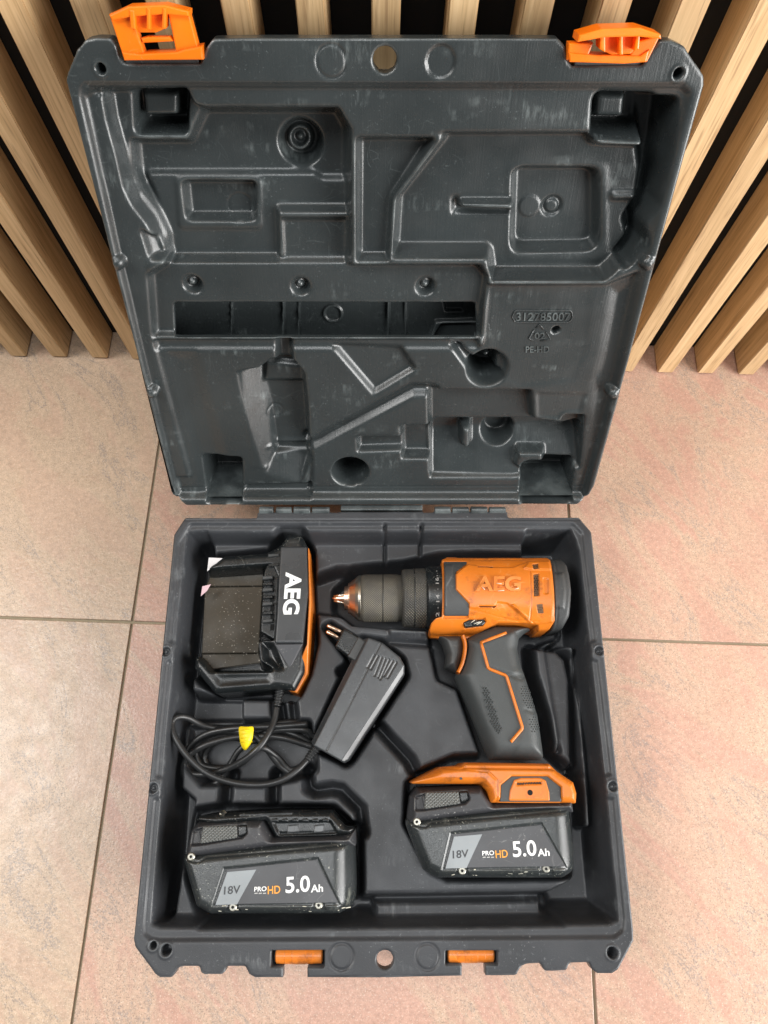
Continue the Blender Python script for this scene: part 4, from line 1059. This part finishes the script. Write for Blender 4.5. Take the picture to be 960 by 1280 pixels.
# ------------------------------------------------------------------ adapter
ad = thing('power_adapter', 'dark grey plug-in power adapter lying diagonally between charger and drill', 'power adapter', (*P([(445, 880)])[0], .011))
az = RIM - .002
ap = P([(453, 797), (462, 797), (478, 803), (500, 821), (506, 832), (506, 842), (436, 950), (430, 954), (391, 932), (388, 927)], -.002)
e1, e2 = P([(506, 842), (436, 950)], -.002)
def aops(f):
    f.groove(P([(478, 800), (408, 938)], -.002), .0007, -.0006)
    for k in range(7):
        q = np.array([(468 + k * 4.6, 818 + k * 1.6), (459 + k * 4.6 - (2 if k > 3 else 0), 834 + k * 2.2 + (6 if k in (2, 3, 4) else 0))]); f.groove(P(q, -.002), .0010, -.0009)
    e3, e4 = P([(454, 797), (388, 927)], -.002); n2 = np.array([-(e4 - e3)[1], (e4 - e3)[0]]); n2 /= np.linalg.norm(n2)
    f.H -= np.clip(.0038 - np.abs((f.X - e3[0]) * n2[0] + (f.Y - e3[1]) * n2[1]), 0, .0038) * 1.5
    nrm = np.array([-(e2 - e1)[1], (e2 - e1)[0]]); nrm /= np.linalg.norm(nrm)
    dd = np.abs((f.X - e1[0]) * nrm[0] + (f.Y - e1[1]) * nrm[1]); f.H -= np.clip(.0042 - dd, 0, .0042) * .75
pillow('body', ap, M['adapter'], ad, lambda X, Y, d: az + 0 * X, z_low=RIM - .050, ops=aops, edge=.0012, res=.0005, r=.0014)
pillow('plug', P([(468, 808), (455, 834), (434, 821), (448, 796)], -.008), M['panel'], ad, RIM - .005, z_low=RIM - .035, edge=.0014, res=.0005, r=.001)
pillow('plug_neck', P([(450, 797), (437, 822), (419, 808), (430, 786)], -.010), M['black'], ad, RIM - .0075, z_low=RIM - .033, edge=.0014, res=.0005, r=.001)
for a, b in (((409, 781.5), (430, 792)), ((408, 789), (427, 799.5))):
    part('plug_pin', *tube([at3(a, -.0105), at3(((a[0] * .93 + b[0] * .07), (a[1] * .93 + b[1] * .07)), -.0105), at3(b, -.011)], [.0010, .0016, .0016], 14), M['brass'], ad)
relief(at3((399, 930), -.020), at3((384, 950), -.021), .0044, .0030, ad)

# ------------------------------------------------------------------ cable, tape, paper
cord = tag(bpy.data.objects.new('charging_cable', None), 'coiled black cord running from the charger to the power adapter', 'cord'); COL.objects.link(cord)
cord.location = (*P([(300, 940)])[0], .02)
def run(pts, name='cable_loop'):
    p = spline([at3((a, b), z) for a, b, z in pts], 10); part(name, *tube(p, .0024, 12), M['cable'], cord)
run([(346, 884, -.020), (343, 900, -.018), (335, 918, -.014), (322, 936, -.012), (303, 951, -.016), (280, 962, -.022), (255, 968, -.026), (237, 965, -.028), (232, 950, -.028), (240, 930, -.026), (262, 916, -.024), (300, 910, -.020), (345, 908, -.020), (385, 905, -.022)])
run([(384, 950, -.021), (372, 962, -.018), (352, 975, -.016), (325, 981, -.014), (290, 978, -.013), (258, 966, -.012), (234, 945, -.010), (219, 922, -.009), (215, 906, -.010), (220, 897, -.012), (234, 897, -.018), (258, 908, -.026), (300, 914, -.030)])
run([(398, 936, -.030), (380, 930, -.028), (352, 922, -.024), (320, 920, -.022), (285, 923, -.022), (255, 932, -.022), (236, 945, -.024), (229, 962, -.028), (236, 980, -.032), (255, 985, -.034), (275, 975, -.034), (288, 955, -.032), (302, 935, -.028), (335, 915, -.024), (378, 912, -.024), (392, 920, -.03)])
run([(385, 904, -.030), (355, 903, -.026), (318, 909, -.022), (285, 910, -.024), (258, 918, -.028), (244, 935, -.032), (252, 955, -.034), (275, 960, -.03), (300, 955, -.026), (325, 935, -.018), (345, 945, -.026), (362, 962, -.030), (378, 958, -.03)])
run([(248, 925, -.03), (275, 915, -.026), (310, 916, -.020), (330, 932, -.022), (348, 955, -.028), (365, 968, -.03)])
run([(262, 960, -.035), (256, 945, -.035), (266, 930, -.032), (290, 922, -.028), (320, 926, -.026), (350, 915, -.028), (372, 920, -.03), (390, 930, -.034)])
tie = thing('cable_tape', 'small yellow tape wrapped round the coiled black cord', 'tape', at3((307, 922), -.03))
ys = [(297, 906, -.012), (309, 909, -.008), (318, 906, -.012)], [(298, 915, -.010), (308, 917, -.0065), (317, 915, -.010)], [(299, 925, -.011), (309, 926, -.007), (316, 924, -.0105)], [(301, 933, -.012), (308, 934, -.009), (313, 931, -.012)], [(304, 937, -.016), (307, 938.5, -.013), (310, 936, -.016)]
V = [at3((a, b), z) for row in ys for a, b, z in row]; n = len(V); V += [v - np.array([0, 0, .0012]) for v in V]
Fc = []
for i in range(4):
    for j in range(2):
        a = i * 3 + j; Fc.append((a, a + 1, a + 4, a + 3)); Fc.append((n + a + 3, n + a + 4, n + a + 1, n + a))
rim_ = [0, 1, 2, 5, 8, 11, 14, 13, 12, 9, 6, 3]
for a, b in zip(rim_, rim_[1:] + rim_[:1]): Fc.append((b, a, n + a, n + b))
wrap = part('wrap', V, Fc, M['yellow'], tie, smooth=False)
sub = wrap.modifiers.new('s', 'SUBSURF'); sub.levels = 1; sub.render_levels = 2
for t in (.25, .42, .6, .78):
    a, b = at3((298 + t * 2, 906 + t * 28), -.0098), at3((317 - t * 3, 906 + t * 27), -.0098)
    mid = (a + b) / 2 + np.array([0, 0, .003]); part('fold', *tube(spline([a + [0, 0, -.002], mid, b + [0, 0, -.002]], 6), .0004, 6), M['yellow'], tie)
def scrap(name, label, pts, z, mat):
    q = P(pts, z); bm = prism_bm(q, RIM + z - .0004, RIM + z)
    for v in bm.verts: v.co.z += (v.co.x - q[:, 0].min()) * .25
    o = bm_part(name, bm, M[mat], None, origin=(*q.mean(0), RIM + z)); tag(o, label, 'paper', 'paper scraps tucked behind the charger')
scrap('paper_scrap', 'white torn paper corner behind the charger, the upper scrap', [(261, 697), (279, 699), (259, 714)], -.010, 'paper')
scrap('paper_scrap', 'pale pink paper corner beside the charger dock, the lower scrap', [(253, 733), (264, 731), (259, 739), (251, 745)], -.010, 'pink_paper')
